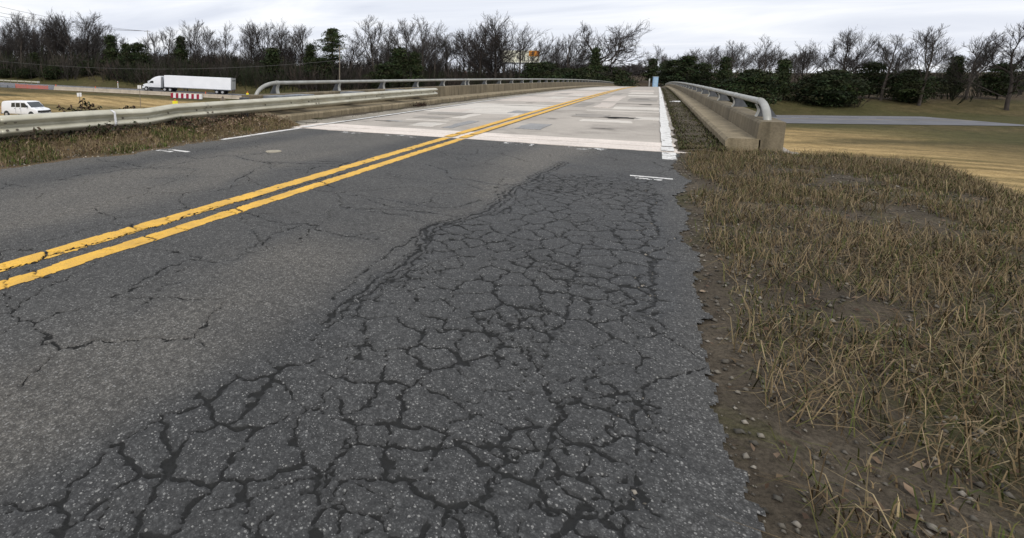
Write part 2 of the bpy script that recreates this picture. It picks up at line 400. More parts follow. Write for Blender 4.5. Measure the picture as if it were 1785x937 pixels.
def z_for(y, v): return on_v(600, y, v)[2]                                       # height of the pixel row y at depth v

xs = np.concatenate([-np.geomspace(2600, 260, 12), np.arange(-250, -20, 2.0), np.arange(-20, 14, 0.5), np.arange(14, 240, 2.5), np.geomspace(250, 2600, 12)])
ys = np.concatenate([-np.geomspace(1200, 60, 8), np.arange(-50, -12, 2.5), np.arange(-12, 24, 0.6), np.arange(24, 330, 2.0), np.geomspace(340, 3000, 14)])
GX, GY = np.meshgrid(xs, ys)
gs, gw = hw_sw(GX, GY)
straw = sstep(-19, -24, gw) * sstep(-92, -70, gw) * sstep(0.22, 0.42, fbm(gs / 38, gw / 7, 5)) * (1 - sstep(95, 130, np.abs(gs)))
green = np.clip(sstep(0.4, 0.62, fbm(GX / 14, GY / 14, 9)), 0, 1)
litter = sstep(17, 26, gw)
gc = np.stack([straw, green, litter], -1)
def make_ground():
    m, nt, b = base_mat('field_ground', 0.95, 0, 0.1)
    at = nd(nt, 'ShaderNodeAttribute', attribute_name='tint').outputs['Color']
    sp = nt.nodes.new('ShaderNodeSeparateColor'); nt.links.new(at, sp.inputs[0])
    p = geovec(nt)
    c = ramp(nt, noise(nt, 0.35, 6, 0.65, p), [(0.35, (0.070, 0.060, 0.026)), (0.65, (0.120, 0.094, 0.045))])
    c = mixc(nt, mth(nt, 'MULTIPLY', sp.outputs[1], 0.6), c, (0.062, 0.066, 0.024))
    mp = nd(nt, 'ShaderNodeMapping'); mp.inputs['Rotation'].default_value = (0, 0, -math.atan2(HE[1], HE[0])); mp.inputs['Scale'].default_value = (0.12, 0.8, 1); nt.links.new(p, mp.inputs[0])
    st = ramp(nt, noise(nt, 0.8, 5, 0.6, mp.outputs[0]), [(0.35, (0.32, 0.225, 0.095)), (0.62, (0.50, 0.355, 0.165))])
    c = mixc(nt, mth(nt, 'MULTIPLY', sp.outputs[0], ramp(nt, noise(nt, 0.5, 6, 0.7, mp.outputs[0]), [(0.3, 0.25), (0.55, 1.0)])), c, st)
    c = mixc(nt, sp.outputs[2], c, ramp(nt, noise(nt, 1.2, 6, 0.7, p), [(0.3, (0.045, 0.033, 0.020)), (0.7, (0.10, 0.073, 0.045))]))
    c = mixc(nt, 1.0, c, ramp(nt, noise(nt, 7, 5, 0.75, p), [(0.3, 0.6), (0.7, 1.3)]), 'MULTIPLY')
    c = mixc(nt, 1.0, c, ramp(nt, noise(nt, 1.1, 6, 0.8, p), [(0.3, 0.6), (0.7, 1.25)]), 'MULTIPLY')
    nt.links.new(c, b.inputs['Base Color']); bump(nt, b, noise(nt, 5, 6, 0.7, p), 0.6, 0.15)
    return m
GROUND = make_ground()
tag(link('ground', grid_mesh('ground', xs, ys, terrain(GX, GY), gc), GROUND), 'dry winter grass ground around the overpass', kind='structure')

# highway pavement: a ribbon along the highway axis
hs = np.arange(-200, 150, 4.0); hwid = np.array([-16.2, -12, -8, -4, 0, 4.4])
def hw_point(s, w, dz=0.0): q = HW0[:2] + HE * s + HN * w; return (q[0], q[1], float(hw_z(np.array(s))) - 0.05 + dz)
def hw_ribbon(name, ss, ws, dz, mat, parent=None):
    v = [hw_point(s, w, dz) for s in ss for w in ws]; n = len(ws)
    f = [(i * n + j, i * n + j + 1, (i + 1) * n + j + 1, (i + 1) * n + j) for i in range(len(ss) - 1) for j in range(n - 1)]
    return link(name, np_mesh(name, v, f), mat, parent)
HWMAT = simple('highway_asphalt', (0.155, 0.155, 0.165), (0.115, 0.115, 0.122), 0.25, 0.85, world_space=True)
highway = tag(hw_ribbon('highway', hs, hwid, 0.05, HWMAT), 'grey highway running below the bridge approach', kind='structure')
hw_ribbon('edge_line', hs, [2.15, 2.30], 0.056, WHITEM, highway)
hw_ribbon('edge_line', hs, [-5.4, -5.25], 0.056, simple('highway_yellow', (0.6, 0.42, 0.06), None, 2, 0.7), highway)
for k in range(-16, 12): hw_ribbon('lane_dash', [k * 12.0, k * 12.0 + 3.0], [-1.75, -1.6], 0.056, WHITEM, highway)

# ------------------------------------------------------------------ approach road with real cracks
def poly_px(scale, ox, oy, pts): return [on_z(ox + a / scale, oy + b / scale)[:2] for a, b in pts]
Zr = lambda pts: poly_px(2.975, 600, 260, pts)
Zl = lambda pts: poly_px(2.975, 0, 260, pts)
Zm = lambda pts: poly_px(5.25, 300, 200, pts)
BAND = Zr([(-140, 900), (20, 770), (150, 700), (280, 600), (390, 520), (440, 400), (560, 370), (640, 350), (740, 310), (820, 250), (870, 200), (960, 165), (1010, 130), (1080, 95), (1140, 65)])
CRACKS = [  # (polyline, half width, strength)
    (BAND, 0.014, 1.0), ([(a + 0.05, b - 0.02) for a, b in BAND], 0.010, 0.9), ([(a - 0.045, b + 0.03) for a, b in BAND[2:]], 0.008, 0.8),
    (Zr([(-60, 770), (60, 660), (180, 560), (300, 500), (400, 430), (450, 400)]), 0.010, 0.8),
    (Zr([(150, 700), (230, 650), (330, 560), (420, 470), (480, 420), (560, 400), (700, 350), (790, 330), (850, 300)]), 0.010, 0.85),
    (Zr([(0, 235), (120, 240), (280, 268), (420, 300), (520, 300), (600, 290), (690, 262)]), 0.009, 0.9),
    (Zr([(100, 250), (240, 295), (330, 320), (450, 330), (560, 345), (620, 345)]), 0.010, 0.9),
    (Zr([(0, 300), (150, 320), (300, 340), (390, 370), (440, 390), (500, 380), (560, 380)]), 0.010, 0.9),
    (Zr([(0, 440), (60, 450), (180, 470)]), 0.009, 0.8),
    (Zr([(420, 80), (520, 110), (545, 150), (640, 155), (740, 175), (820, 190), (880, 180)]), 0.010, 0.9),
    (Zr([(540, 170), (640, 185), (740, 210)]), 0.009, 0.8),
    (Zr([(690, 0), (680, 20), (610, 40), (600, 60)]), 0.010, 0.8),
    (Zr([(210, 120), (330, 150), (420, 165), (530, 175)]), 0.009, 0.7),
    (Zr([(1590, 260), (1590, 340), (1615, 410), (1590, 460), (1530, 500), (1440, 520), (1340, 515), (1240, 520)]), 0.012, 1.0),
    (Zr([(1530, 520), (1580, 560), (1615, 590), (1580, 640), (1590, 740), (1570, 850)]), 0.016, 1.0),
    (Zr([(1615, 400), (1700, 400), (1785, 410)]), 0.008, 0.6), (Zr([(1690, 460), (1785, 480)]), 0.009, 0.8),
    (Zl([(240, 160), (340, 150), (420, 125), (560, 115), (650, 100), (760, 95), (860, 85)]), 0.012, 0.9),
    (Zl([(490, 50), (640, 70), (720, 85), (800, 100), (960, 100)]), 0.012, 0.9),
    (Zl([(1280, 330), (1400, 370), (1480, 390), (1570, 380), (1650, 410), (1785, 440), (1900, 460)]), 0.010, 0.9),
    (Zl([(1000, 560), (1100, 590), (1200, 570), (1290, 510), (1400, 460), (1530, 390)]), 0.010, 0.8),
    (Zl([(1440, 370), (1450, 420), (1400, 470), (1330, 460), (1290, 420)]), 0.008, 0.7),
    (Zl([(700, 700), (800, 640), (880, 600), (1000, 570)]), 0.012, 0.8), (Zl([(700, 850), (780, 760), (850, 700), (930, 690)]), 0.009, 0.7),
    (Zl([(1250, 45), (1330, 60), (1400, 75), (1500, 68), (1620, 75), (1785, 70)]), 0.013, 0.9),
    (Zl([(1100, 215), (1180, 200), (1250, 140), (1330, 100), (1400, 70)]), 0.011, 0.8),
    (Zl([(0, 205), (50, 180), (120, 190), (0, 170)]), 0.012, 0.8), (Zl([(0, 430), (110, 435), (200, 400), (330, 405)]), 0.009, 0.5),
    (Zl([(-100, 640), (0, 622), (100, 600), (200, 578), (260, 540), (420, 500), (530, 470), (640, 440), (760, 410), (880, 378), (1000, 335), (1110, 300), (1280, 258), (1400, 228), (1500, 200), (1640, 160), (1785, 120)]), 0.014, 1.0),
    (Zl([(240, 520), (250, 545)]), 0.012, 1.0), (Zl([(420, 480), (445, 500)]), 0.010, 1.0), (Zl([(670, 395), (690, 420)]), 0.010, 0.9), (Zl([(860, 350), (890, 380)]), 0.010, 0.9), (Zl([(1090, 290), (1120, 310)]), 0.010, 0.9),
    (Zl([(150, 628), (168, 650), (210, 668), (235, 655)]), 0.014, 1.0), (Zl([(760, 448), (800, 455), (835, 468)]), 0.011, 1.0), (Zl([(1210, 305), (1250, 325), (1285, 330)]), 0.012, 1.0), (Zl([(1100, 350), (1160, 358)]), 0.009, 0.8),
    (Zl([(1400, 260), (1440, 270)]), 0.010, 0.8), (Zl([(1660, 165), (1700, 190), (1730, 200)]), 0.012, 1.0), (Zl([(910, 400), (970, 425)]), 0.009, 0.7),
    (Zm([(0, 380), (90, 370), (200, 400), (330, 385), (450, 370), (600, 375), (700, 360), (860, 340)]), 0.013, 0.8),
    (Zm([(600, 380), (700, 410), (820, 428), (1000, 432), (1150, 440), (1260, 430), (1400, 425), (1520, 430)]), 0.013, 0.9),
    (Zm([(880, 430), (900, 470), (930, 495)]), 0.011, 0.8), (Zm([(1030, 505), (1130, 490), (1240, 500), (1350, 465), (1500, 470), (1540, 450), (1700, 400), (1785, 380)]), 0.013, 0.8),
    (Zm([(1310, 400), (1400, 390), (1500, 425)]), 0.010, 0.7), (Zm([(0, 450), (100, 430), (180, 420)]), 0.012, 0.8), (Zm([(0, 478), (120, 480), (200, 498)]), 0.010, 0.7),
]
def crack_fields(X, Y):
    wx = X + (fbm(X * 16, Y * 16, 31) - 0.5) * 0.085 + (fbm(X * 3, Y * 3, 33) - 0.5) * 0.12
    wy = Y + (fbm(X * 16, Y * 16, 41) - 0.5) * 0.085 + (fbm(X * 3, Y * 3, 43) - 0.5) * 0.12
    cr = np.zeros_like(X); smear = np.zeros_like(X)
    for pts, hw, stg in CRACKS:
        pts = np.array(pts); lo, hi = pts.min(0) - 0.4, pts.max(0) + 0.4
        sel = np.where((X > lo[0]) & (X < hi[0]) & (Y > lo[1]) & (Y < hi[1]))
        if not len(sel[0]): continue
        px, py = wx[sel], wy[sel]; dm = np.full(px.shape, 9.0)
        for a, b in zip(pts, pts[1:]):
            ab = b - a; L2 = max(ab @ ab, 1e-9)
            t = np.clip(((px - a[0]) * ab[0] + (py - a[1]) * ab[1]) / L2, 0, 1)
            dm = np.minimum(dm, np.hypot(px - a[0] - t * ab[0], py - a[1] - t * ab[1]))
        gate = sstep(0.12, 0.34, fbm(X[sel] * 2.3, Y[sel] * 2.3, 55))
        wv = hw * (1.2 + 1.6 * fbm(X[sel] * 5, Y[sel] * 5, 57))
        cr[sel] = np.maximum(cr[sel], (0.25 + 0.75 * stg) * (0.45 + 0.55 * gate) * np.clip(1 - dm / wv, 0, 1))
        smear[sel] = np.maximum(smear[sel], stg * 1.3 * np.exp(-(dm / (hw * 6)) ** 2) * fbm(X[sel] * 6, Y[sel] * 6, 58))
    # alligator field between the long band and the right wheel track
    b = np.array(BAND); o = np.argsort(b[:, 1]); bandx = np.interp(Y, b[o, 1], b[o, 0])
    bandx = np.where(Y < b[:, 1].min(), b[:, 0].min() + 0.02, bandx)
    jit = (fbm(X * 1.7, Y * 1.7, 61) - 0.5)
    amask = sstep(-0.08, 0.12, X - bandx + jit * 0.3) * sstep(0.14, -0.10, X - 0.10 + jit * 0.3) * sstep(7.6, 6.0, Y + jit * 2.5)
    ve = vor_edge(wx / 0.165, wy / 0.195, 71) * 0.18
    ve2 = vor_edge(wx / 0.10 + 7, wy / 0.115, 77) * 0.107
    g1 = sstep(0.30, 0.50, fbm(X * 3, Y * 3, 79)); g2 = sstep(0.40, 0.60, fbm(X * 2.2, Y * 2.2, 83))
    al = np.maximum(np.clip(1 - ve / (0.009 + 0.014 * fbm(X * 4, Y * 4, 85)), 0, 1) * (0.78 + 0.4 * g1), np.clip(1 - ve2 / 0.012, 0, 1) * (0.40 + 0.55 * g2))
    halo = np.exp(-(ve / 0.04) ** 2) * g1
    cr = np.maximum(cr, al * amask)
    # sparse hairlines over the rest
    vb = vor_edge(wx / 0.62 + 3, wy / 0.8, 91) * 0.7
    hair = np.clip(1 - vb / 0.016, 0, 1) * sstep(0.36, 0.52, fbm(X * 0.8, Y * 0.8, 93)) * 0.86
    cr = np.maximum(cr, hair)
    worn = sstep(-0.9, -0.3, -np.abs(X + 4.75) + 0.25) * 0.8 + sstep(-0.75, -0.1, -np.abs(X + 2.05 - 0.1 * Y)) * 1.0
    worn = np.clip(worn * sstep(0.15, 0.52, fbm(X * 0.55, Y * 0.4, 95)) + 0.20 * fbm(X * 1.5, Y * 1.5, 96), 0, 1) * (1 - amask * 0.85)
    edge = sstep(-6.0, -6.7, X); worn = np.clip(worn + edge * 0.55, 0, 1)
    damp = np.clip(amask * (0.22 + 0.75 * fbm(X * 1.2, Y * 1.2, 97) + 0.35 * halo) + smear, 0, 1)
    return np.clip(cr, 0, 1), worn, damp
def road_edge_l(Y): return -6.72 - 0.25 * sstep(4.5, 2.5, Y) + (fbm(Y * 1.3, Y * 0 + 3, 101) - 0.5) * 0.5 + (fbm(Y * 6, Y * 0 + 9, 103) - 0.5) * 0.14
def road_edge_r(Y): return 0.31 + (fbm(Y * 0.9, Y * 0 + 5, 105) - 0.5) * 0.34 + np.round((fbm(Y * 3.3, Y * 0 + 2, 107) - 0.5) * 6) / 6 * 0.13 + (fbm(Y * 17, Y * 0 + 2, 109) - 0.5) * 0.05
JOINT = 9.06
rx = np.arange(-7.4, 0.62, 0.010); ry = np.arange(0.0, JOINT + 0.001, 0.010)
RX, RY = np.meshgrid(rx, ry)
cr, worn, damp = crack_fields(RX, RY)
jag = JOINT - 0.07 * fbm(RX * 3.2, RX * 0 + 1, 111) ** 1.5
def road_base(X, Y): return (fbm(X * 0.7, Y * 0.7, 113) - 0.5) * 0.014
road_z = road_base(RX, RY) - 0.010 * sstep(0.5, 0.8, cr) - 0.002 * damp + (fbm(RX * 22, RY * 22, 115, 2) - 0.37) * 0.003
keep = (RX > road_edge_l(RY)) & (RX < road_edge_r(RY))
approach = tag(link('approach_road', grid_mesh('approach_road', rx, ry, road_z, np.stack([cr, worn, damp], -1), keep), ASPHALT), 'cracked dark asphalt approach road in the foreground', kind='structure')
# the road behind the viewer
bx_, by_ = np.arange(-7.2, 0.55, 0.2), np.arange(-40, 0.01, 0.5)
BX, BY = np.meshgrid(bx_, by_)
link('road_behind', grid_mesh('road_behind', bx_, by_, BX * 0 - 0.004, np.stack([BX * 0, BX * 0 + 0.3, BX * 0 + 0.1], -1)), ASPHALT, approach)

def road_sample(X, Y):
    i = np.clip(((Y - ry[0]) / 0.010), 0, len(ry) - 1.001); j = np.clip(((X - rx[0]) / 0.010), 0, len(rx) - 1.001)
    i = np.round(i).astype(int); j = np.round(j).astype(int); return road_z[i, j], cr[i, j]
def near_line(name, X0, X1, Y0, Y1, mat, wear, label, seed):
    lx = np.arange(X0, X1 + 1e-6, 0.010); ly = np.arange(Y0, Y1, 0.010); LX, LY = np.meshgrid(lx, ly)
    z, c = road_sample(LX, LY)
    n = fbm(LX * 11, LY * 11, seed); n2 = fbm(LX * 45, LY * 45, seed + 3)
    edge = np.minimum(LX - X0, X1 - LX)
    k = (n * 0.6 + n2 * 0.5 > wear) & (c < 0.93) & (edge + 0.018 > 0.042 * fbm(LX * 9, LY * 9, seed + 7))
    cc = np.clip(sstep(0.60, 0.78, c) + 0.4 * sstep(wear + 0.14, wear, n * 0.6 + n2 * 0.5), 0, 1)
    o = link(name, grid_mesh(name, lx, ly, z + 0.003, np.stack([cc, cc, cc], -1), k), mat, approach)
    if label: o['label'] = label
    return o
near_line('centre_line', -3.385, -3.215, 0.0, JOINT - 0.03, YELLOW, 0.27, 'left yellow stripe of the double centre line on asphalt', 121)
near_line('centre_line', -3.09, -2.935, 0.0, JOINT - 0.03, YELLOW, 0.17, 'right yellow stripe of the double centre line on asphalt', 131)
near_line('edge_line', -6.78, -6.64, 6.6, JOINT - 0.02, WHITE, 0.30, None, 141)
near_line('edge_line', 0.12, 0.31, 8.25, JOINT - 0.02, WHITE, 0.34, None, 151)
near_line('paint_dash', -6.52, -6.02, 5.22, 5.30, WHITE, 0.36, None, 161); near_line('paint_dash', -6.60, -6.25, 5.08, 5.16, WHITE, 0.40, None, 163)
a0, a1 = on_z(1097, 304), on_z(1175, 315)
near_line('paint_dash', a0[0], a1[0], 6.64, 6.70, WHITE, 0.24, None, 165); near_line('paint_dash', a0[0] + 0.05, a1[0] - 0.1, 6.50, 6.57, WHITE, 0.46, None, 167)
for i, (xx, w_) in enumerate([(-5.5, 0.5), (-4.5, 0.7), (-2.2, 0.5), (-1.2, 0.6)]):
    near_line('paint_splash', xx, xx + w_, 8.72, 8.97, WHITE, 0.55, None, 171 + i)
# round pale core-hole plug
cp = on_z(477, 263.5)
me = MB().tube([(cp[0], cp[1], -0.02), (cp[0], cp[1], 0.006)], [0.125, 0.12], 28).build('core_plug', simple('plug_mortar', (0.38, 0.34, 0.26), (0.28, 0.25, 0.19), 12, 0.9, bmp=0.3), approach)

# ------------------------------------------------------------------ bridge
bridge = empty('bridge', (0, JOINT, 0), 0, 'concrete road bridge with patched pale deck, kerbs, parapets and pipe railing', 'bridge')
bridge_inv = Matrix.Translation((0, -JOINT, 0))
def bpart(o, parent=None):
    o.parent = parent or bridge
    if parent is None: o.matrix_parent_inverse = bridge_inv
    return o
def follow(Y0, Y1, step=2.0): n = max(2, int(math.ceil((Y1 - Y0) / step)) + 1); return np.linspace(Y0, Y1, n)
def sweep(name, prof, Y0, Y1, mat, parent=None, step=2.0, wob=0.0, bevel=0, smooth=False):
    """closed (x,z) profile swept along Y following the road's level"""
    yy = follow(Y0, Y1, step); n = len(prof); v = []; f = []
    for i, y in enumerate(yy):
        z0 = float(zroad(y))
        for (x, z) in prof: v.append((x + (wob * math.sin(y * 1.7 + x)), y, z + z0))
    for i in range(len(yy) - 1):
        for k in range(n): f.append((i * n + k, i * n + (k + 1) % n, (i + 1) * n + (k + 1) % n, (i + 1) * n + k))
    m = MB(); m.v = v; m.f = f + [tuple(range(n))[::-1], tuple((len(yy) - 1) * n + k for k in range(n))]
    return bpart(m.build(name, mat, None, bevel, smooth), parent)
DX0, DX1 = -7.82, 1.02
deck = sweep('deck', [(-9.1, -0.35), (-9.1, -0.05), (DX0, -0.012), (DX0 + 1.05, 0.0), (0.36, 0.0), (DX1, -0.012), (1.9, -0.05), (1.9, -0.35)], 10.24, ABUT1, DECK)
for i in range(5):
    x = -8.2 + i * 2.25; sweep('girder', [(x - 0.25, -1.5), (x + 0.25, -1.5), (x + 0.25, -0.36), (x - 0.25, -0.36)], 10.6, ABUT1 - 0.4, PARAPET)
def span_at(Y): return float(zroad(Y))
for Yp in (46, 83, 120):
    for X in (-7.6, -3.6, 0.4):
        g = T(X, Yp); bpart(MB().tube([(X, Yp, g - 0.5), (X, Yp, span_at(Yp) - 2.3)], 0.5, 16).build('pier_column', PARAPET))
    bpart(MB().box(-8.6, 1.4, Yp - 0.6, Yp + 0.6, span_at(Yp) - 2.3, span_at(Yp) - 1.51).build('pier_cap', PARAPET))
for Y in (9.75, ABUT1 + 0.05):
    g = min(T(-3, Y - 1), T(-3, Y + 1)); bpart(MB().box(-9.3, 2.1, Y - 0.45, Y + 0.45, -3.6 + span_at(Y), span_at(Y) - 0.4).build('abutment', PARAPET))
# expansion joint: two pale header strips with an open dark gap
def strip_prof(y0, y1, z0, z1, mat, name, jag0=0.0):
    lx = np.arange(-7.0, 0.76, 0.05); m = MB(); n = len(lx)
    ya = y0 - jag0 * fbm(lx * 3.2, lx * 0 + 1, 111) ** 1.5
    for x, a in zip(lx, ya): m.v += [(x, a, z0), (x, y1, z0), (x, y1, z1), (x, a, z1)]
    for i in range(n - 1):
        for k in range(4): m.f.append((i * 4 + k, i * 4 + (k + 1) % 4, i * 4 + 4 + (k + 1) % 4, i * 4 + 4 + k))
    m.f += [(0, 1, 2, 3), tuple((n - 1) * 4 + k for k in (3, 2, 1, 0))]
    return bpart(m.build(name, mat))
strip_prof(JOINT + 0.0, 9.60, -0.3, 0.008, HEADER, 'header_strip', 0.06)
strip_prof(9.645, 10.235, -0.3, 0.008, HEADER, 'header_strip')
strip_prof(9.59, 9.655, -0.3, -0.035, simple('joint_seal', (0.015, 0.015, 0.015), None, 5, 0.9), 'joint_seal')
for (xa, xb) in ((-9.0, -7.0), (0.76, 1.9)):
    bpart(MB().box(xa, xb, JOINT + 0.12, 10.23, -0.3, -0.01).build('gutter_slab', SHOULDER))
# gutters beside the kerbs
yy = follow(10.25, ABUT1, 1.0)
def surf_strip(name, xa, xb, Y0, Y1, dz, mat, parent=None, step=0.35, ragged=0.0, seed=0, crown=0.0):
    ys_ = np.arange(Y0, Y1 + step / 2, step); t = np.linspace(0, 1, 5)
    A = xa + ragged * (fbm(ys_ * 2.6, ys_ * 0 + seed, seed, 5) - 0.5) * 2; B = xb + ragged * (fbm(ys_ * 1.9, ys_ * 0 + seed + 3, seed + 5) - 0.5) * 2
    Xg = A[:, None] * (1 - t) + B[:, None] * t; Yg = np.repeat(ys_[:, None], 5, 1)
    Zg = zroad(Yg) + dz + crown * (1 - (2 * t - 1) ** 2)[None] * (0.4 + fbm(Xg * 3, Yg * 3, seed + 9))
    v = np.stack([Xg, Yg, Zg], -1).reshape(-1, 3); i = np.arange(len(v)).reshape(-1, 5)
    f = np.stack([i[:-1, :-1], i[:-1, 1:], i[1:, 1:], i[1:, :-1]], -1).reshape(-1, 4)
    c = np.zeros((len(v), 3))
    return bpart(link(name, np_mesh(name, v, f, c, True), mat), parent)
surf_strip('gutter', DX0 - 0.02, -6.86, 10.26, ABUT1 - 0.2, 0.007, SHOULDER, ragged=0.10, seed=201)
# repair patches, read off the photograph
def patch(nl, fr, mat, k=[0]):
    a, b = on_z(*nl), on_z(*fr)
    for _ in range(3): a = on_z(*nl, z=float(zroad(a[1]))); b = on_z(*fr, z=float(zroad(b[1])))
    x0, x1, y0, y1 = a[0], b[0], a[1], b[1]
    if y1 < y0 + 0.12: y1 = y0 + 0.35
    k[0] += 1; r = random.Random(k[0]); n = 10; per = []
    for i in range(n): per.append((x0 + (x1 - x0) * i / n, y0 + r.uniform(-.045, .045)))
    for i in range(4): per.append((x1 + r.uniform(-.045, .045), y0 + (y1 - y0) * i / 4))
    for i in range(n): per.append((x1 + (x0 - x1) * i / n, y1 + r.uniform(-.045, .045)))
    for i in range(4): per.append((x0 + r.uniform(-.045, .045), y1 + (y0 - y1) * i / 4))
    z = 0.004 + 0.0012 * (k[0] % 7)
    m = MB(); N = len(per); m.v = [(p[0], p[1], float(zroad(p[1])) + z) for p in per] + [(p[0], p[1], float(zroad(p[1])) - 0.03) for p in per]
    m.f = [tuple(range(N))] + [(i, i + N, (i + 1) % N + N, (i + 1) % N) for i in range(N)]
    return bpart(m.build('repair_patch', mat), deck)
PALES = [(-6.6, -3.45, 15.5, 21.5), (-6.6, -3.45, 24.0, 30.5), (-6.6, -3.45, 33.0, 47.0), (-6.6, -3.5, 52.0, 70.0), (-6.6, -3.5, 76.0, 100.0)]
for i, (xa, xb, ya, yb) in enumerate(PALES):
    sg_ = surf_strip('repair_patch', xa, xb, ya, yb, 0.0025, PATCH_M if i % 3 else PATCH_L, deck, 0.5, 0.02, 260 + i)
z7 = lambda a, b: (840 + a / 5.25, 140 + b / 5.25)
z8 = lambda a, b: (620 + a / 8.114, 130 + b / 8.114)
for a, b, m in [((895, 372), (1380, 372), PATCH_L), ((1390, 358), (1645, 342), PATCH_L), ((950, 275), (1640, 290), PATCH_L), ((1190, 262), (1630, 250), PATCH_L), ((1170, 212), (1630, 224), PATCH_D),
                ((1010, 245), (1240, 205), PATCH_M), ((830, 238), (1040, 205), PATCH_D), ((1090, 188), (1330, 142), PATCH_M), ((1330, 145), (1610, 138), PATCH_L), ((1340, 122), (1570, 112), PATCH_L), ((1330, 190), (1610, 165), PATCH_D),
                ((820, 330), (1180, 318), PATCH_D), ((300, 440), (640, 405), PATCH_G), ((1350, 100), (1580, 92), PATCH_M), ((1180, 132), (1300, 118), PATCH_D)]:
    patch(z7(*a), z7(*b), m)
for a, b, m in [((690, 634), (1340, 655), PATCH_L), ((720, 718), (1300, 688), PATCH_L), ((1215, 748), (1740, 660), PATCH_G), ((800, 605), (1330, 606), PATCH_D), ((1000, 556), (1660, 545), PATCH_D), ((400, 650), (690, 652), PATCH_G),
                ((1350, 610), (1785, 560), PATCH_L), ((1100, 510), (1700, 490), PATCH_M)]:
    patch(z8(*a), z8(*b), m)
for a, b, m in [((200, 226), (640, 236), PATCH_D), ((230, 296), (560, 284), PATCH_G), ((330, 186), (700, 172), PATCH_M), ((400, 205), (500, 196), PATCH_D), ((660, 126), (840, 118), PATCH_D), ((0, 260), (210, 225), PATCH_L), ((250, 330), (400, 300), PATCH_L),
                ((560, 165), (800, 150), PATCH_L), ((820, 140), (960, 128), PATCH_L), ((850, 110), (1000, 100), PATCH_M)]:
    patch(z7(*a), z7(*b), m)
# potholes: ragged sunken-looking broken spots with dark loose fill
POT = simple('pothole_fill', (0.030, 0.027, 0.024), (0.014, 0.013, 0.012), 14, 0.95, bmp=0.5)
def blob(name, cx_, cy_, rx_, ry_, z, mat, parent, seed, n=22, h=0.0):
    r = random.Random(seed); m = MB(); m.v.append((cx_, cy_, z + h))
    for i in range(n):
        t = 2 * math.pi * i / n; q = r.uniform(0.55, 1.1); m.v.append((cx_ + rx_ * q * math.cos(t), cy_ + ry_ * q * math.sin(t), z))
    m.f = [(0, 1 + i, 1 + (i + 1) % n) for i in range(n)]
    return bpart(m.build(name, mat), parent)
for i, (q, rx_, ry_) in enumerate([(z7(1245, 342), 0.55, 0.22), (z7(1100, 443), 0.26, 0.05), (z7(1465, 168), 0.4, 0.25), (z7(1500, 222), 0.3, 0.2), (z7(640, 353), 0.18, 0.05), (z8(440, 657), 0.4, 0.06), (z7(1200, 345), 0.2, 0.2)]):
    p = on_z(*q); blob('pothole', p[0], p[1], rx_, ry_, float(zroad(p[1])) + 0.016, POT, deck, 300 + i)
# deck markings
def deck_line(xa, xb, mat, seed, rag=0.012, Y0=JOINT, Y1=ABUT1, NC=13):
    ys_ = np.concatenate([np.arange(JOINT + 0.02, 30, 0.03), np.arange(30, Y1, 0.5)]); t = np.linspace(0, 1, NC)
    Xg = xa + (xb - xa) * t[None] + (fbm(ys_[:, None] * 1.6, t[None] * 0 + seed, seed) - 0.5) * rag * 2 * (t[None] * 2 - 1); Yg = np.repeat(ys_[:, None], NC, 1)
    v = np.stack([Xg, Yg, zroad(Yg) + 0.0195], -1).reshape(-1, 3); i = np.arange(len(v)).reshape(-1, NC)
    f = np.stack([i[:-1, :-1], i[:-1, 1:], i[1:, 1:], i[1:, :-1]], -1).reshape(-1, 4)
    n = (fbm(v[:, 0] * 9, v[:, 1] * 4, seed + 1) * 0.6 + fbm(v[:, 0] * 30, v[:, 1] * 18, seed + 2) * 0.5)
    gap = np.abs(v[:, 1] - 9.625) < 0.035
    n3 = fbm(v[:, 0] * 40, v[:, 1] * 25, seed + 5); ok = (n * 0.7 + n3 * 0.4 > (0.31 if mat is WHITE else 0.26)) & ~gap; f = f[ok[f].all(1)]
    c = 0.35 * sstep(0.42, 0.26, n); return bpart(link('road_line', np_mesh('road_line', v, f, np.stack([c, c, c], -1), True), mat))
deck_line(-3.385, -3.215, YELLOW, 211); deck_line(-3.09, -2.935, YELLOW, 221); deck_line(-6.76, -6.63, WHITE, 231); deck_line(0.12, 0.29, WHITE, 241, 0.025)
# kerbs and parapets
rng = random.Random(5)
def kerb_side(sgn, xk, xp, xo, ztop, y_start):
    """xk kerb face, xp parapet face, xo outer face"""
    y = y_start; segs = []
    while y < ABUT1 - 1: segs.append((y, min(y + 8.05, ABUT1))); y += 8.05
    for (a, b) in segs:
        j = 0.012
        sweep('kerb', [(xk, -0.06), (xk + sgn * -0.02, 0.15), (xk + sgn * 0.02, 0.195), (xp + sgn * 0.03, 0.205), (xp + sgn * 0.03, -0.06)], a + j, b - j, KERB, None, 2.0)
        sweep('parapet_panel', [(xp, 0.19), (xp + sgn * 0.015, ztop - 0.03), (xp + sgn * 0.04, ztop), (xo, ztop), (xo, -0.45), (xp + sgn * 0.05, -0.45), (xp + sgn * 0.05, 0.19)], a + j * 1.5, b - j * 1.5, PARAPET, None, 2.0)
kerb_side(-1, -7.80, -8.60, -8.95, 0.675, 9.55)
kerb_side(1, 0.98, 1.34, 1.66, 0.47, 9.75)
# sloping kerb nose at the start of the left kerb
bpart(MB().quadbox([(-7.82, 8.55, -0.15), (-7.82, 9.56, -0.15), (-8.6, 9.56, -0.15), (-8.6, 8.55, -0.15), (-8.0, 8.6, 0.06), (-7.83, 9.555, 0.19), (-8.58, 9.555, 0.20), (-8.5, 8.6, 0.08)]).build('kerb_nose', KERB))
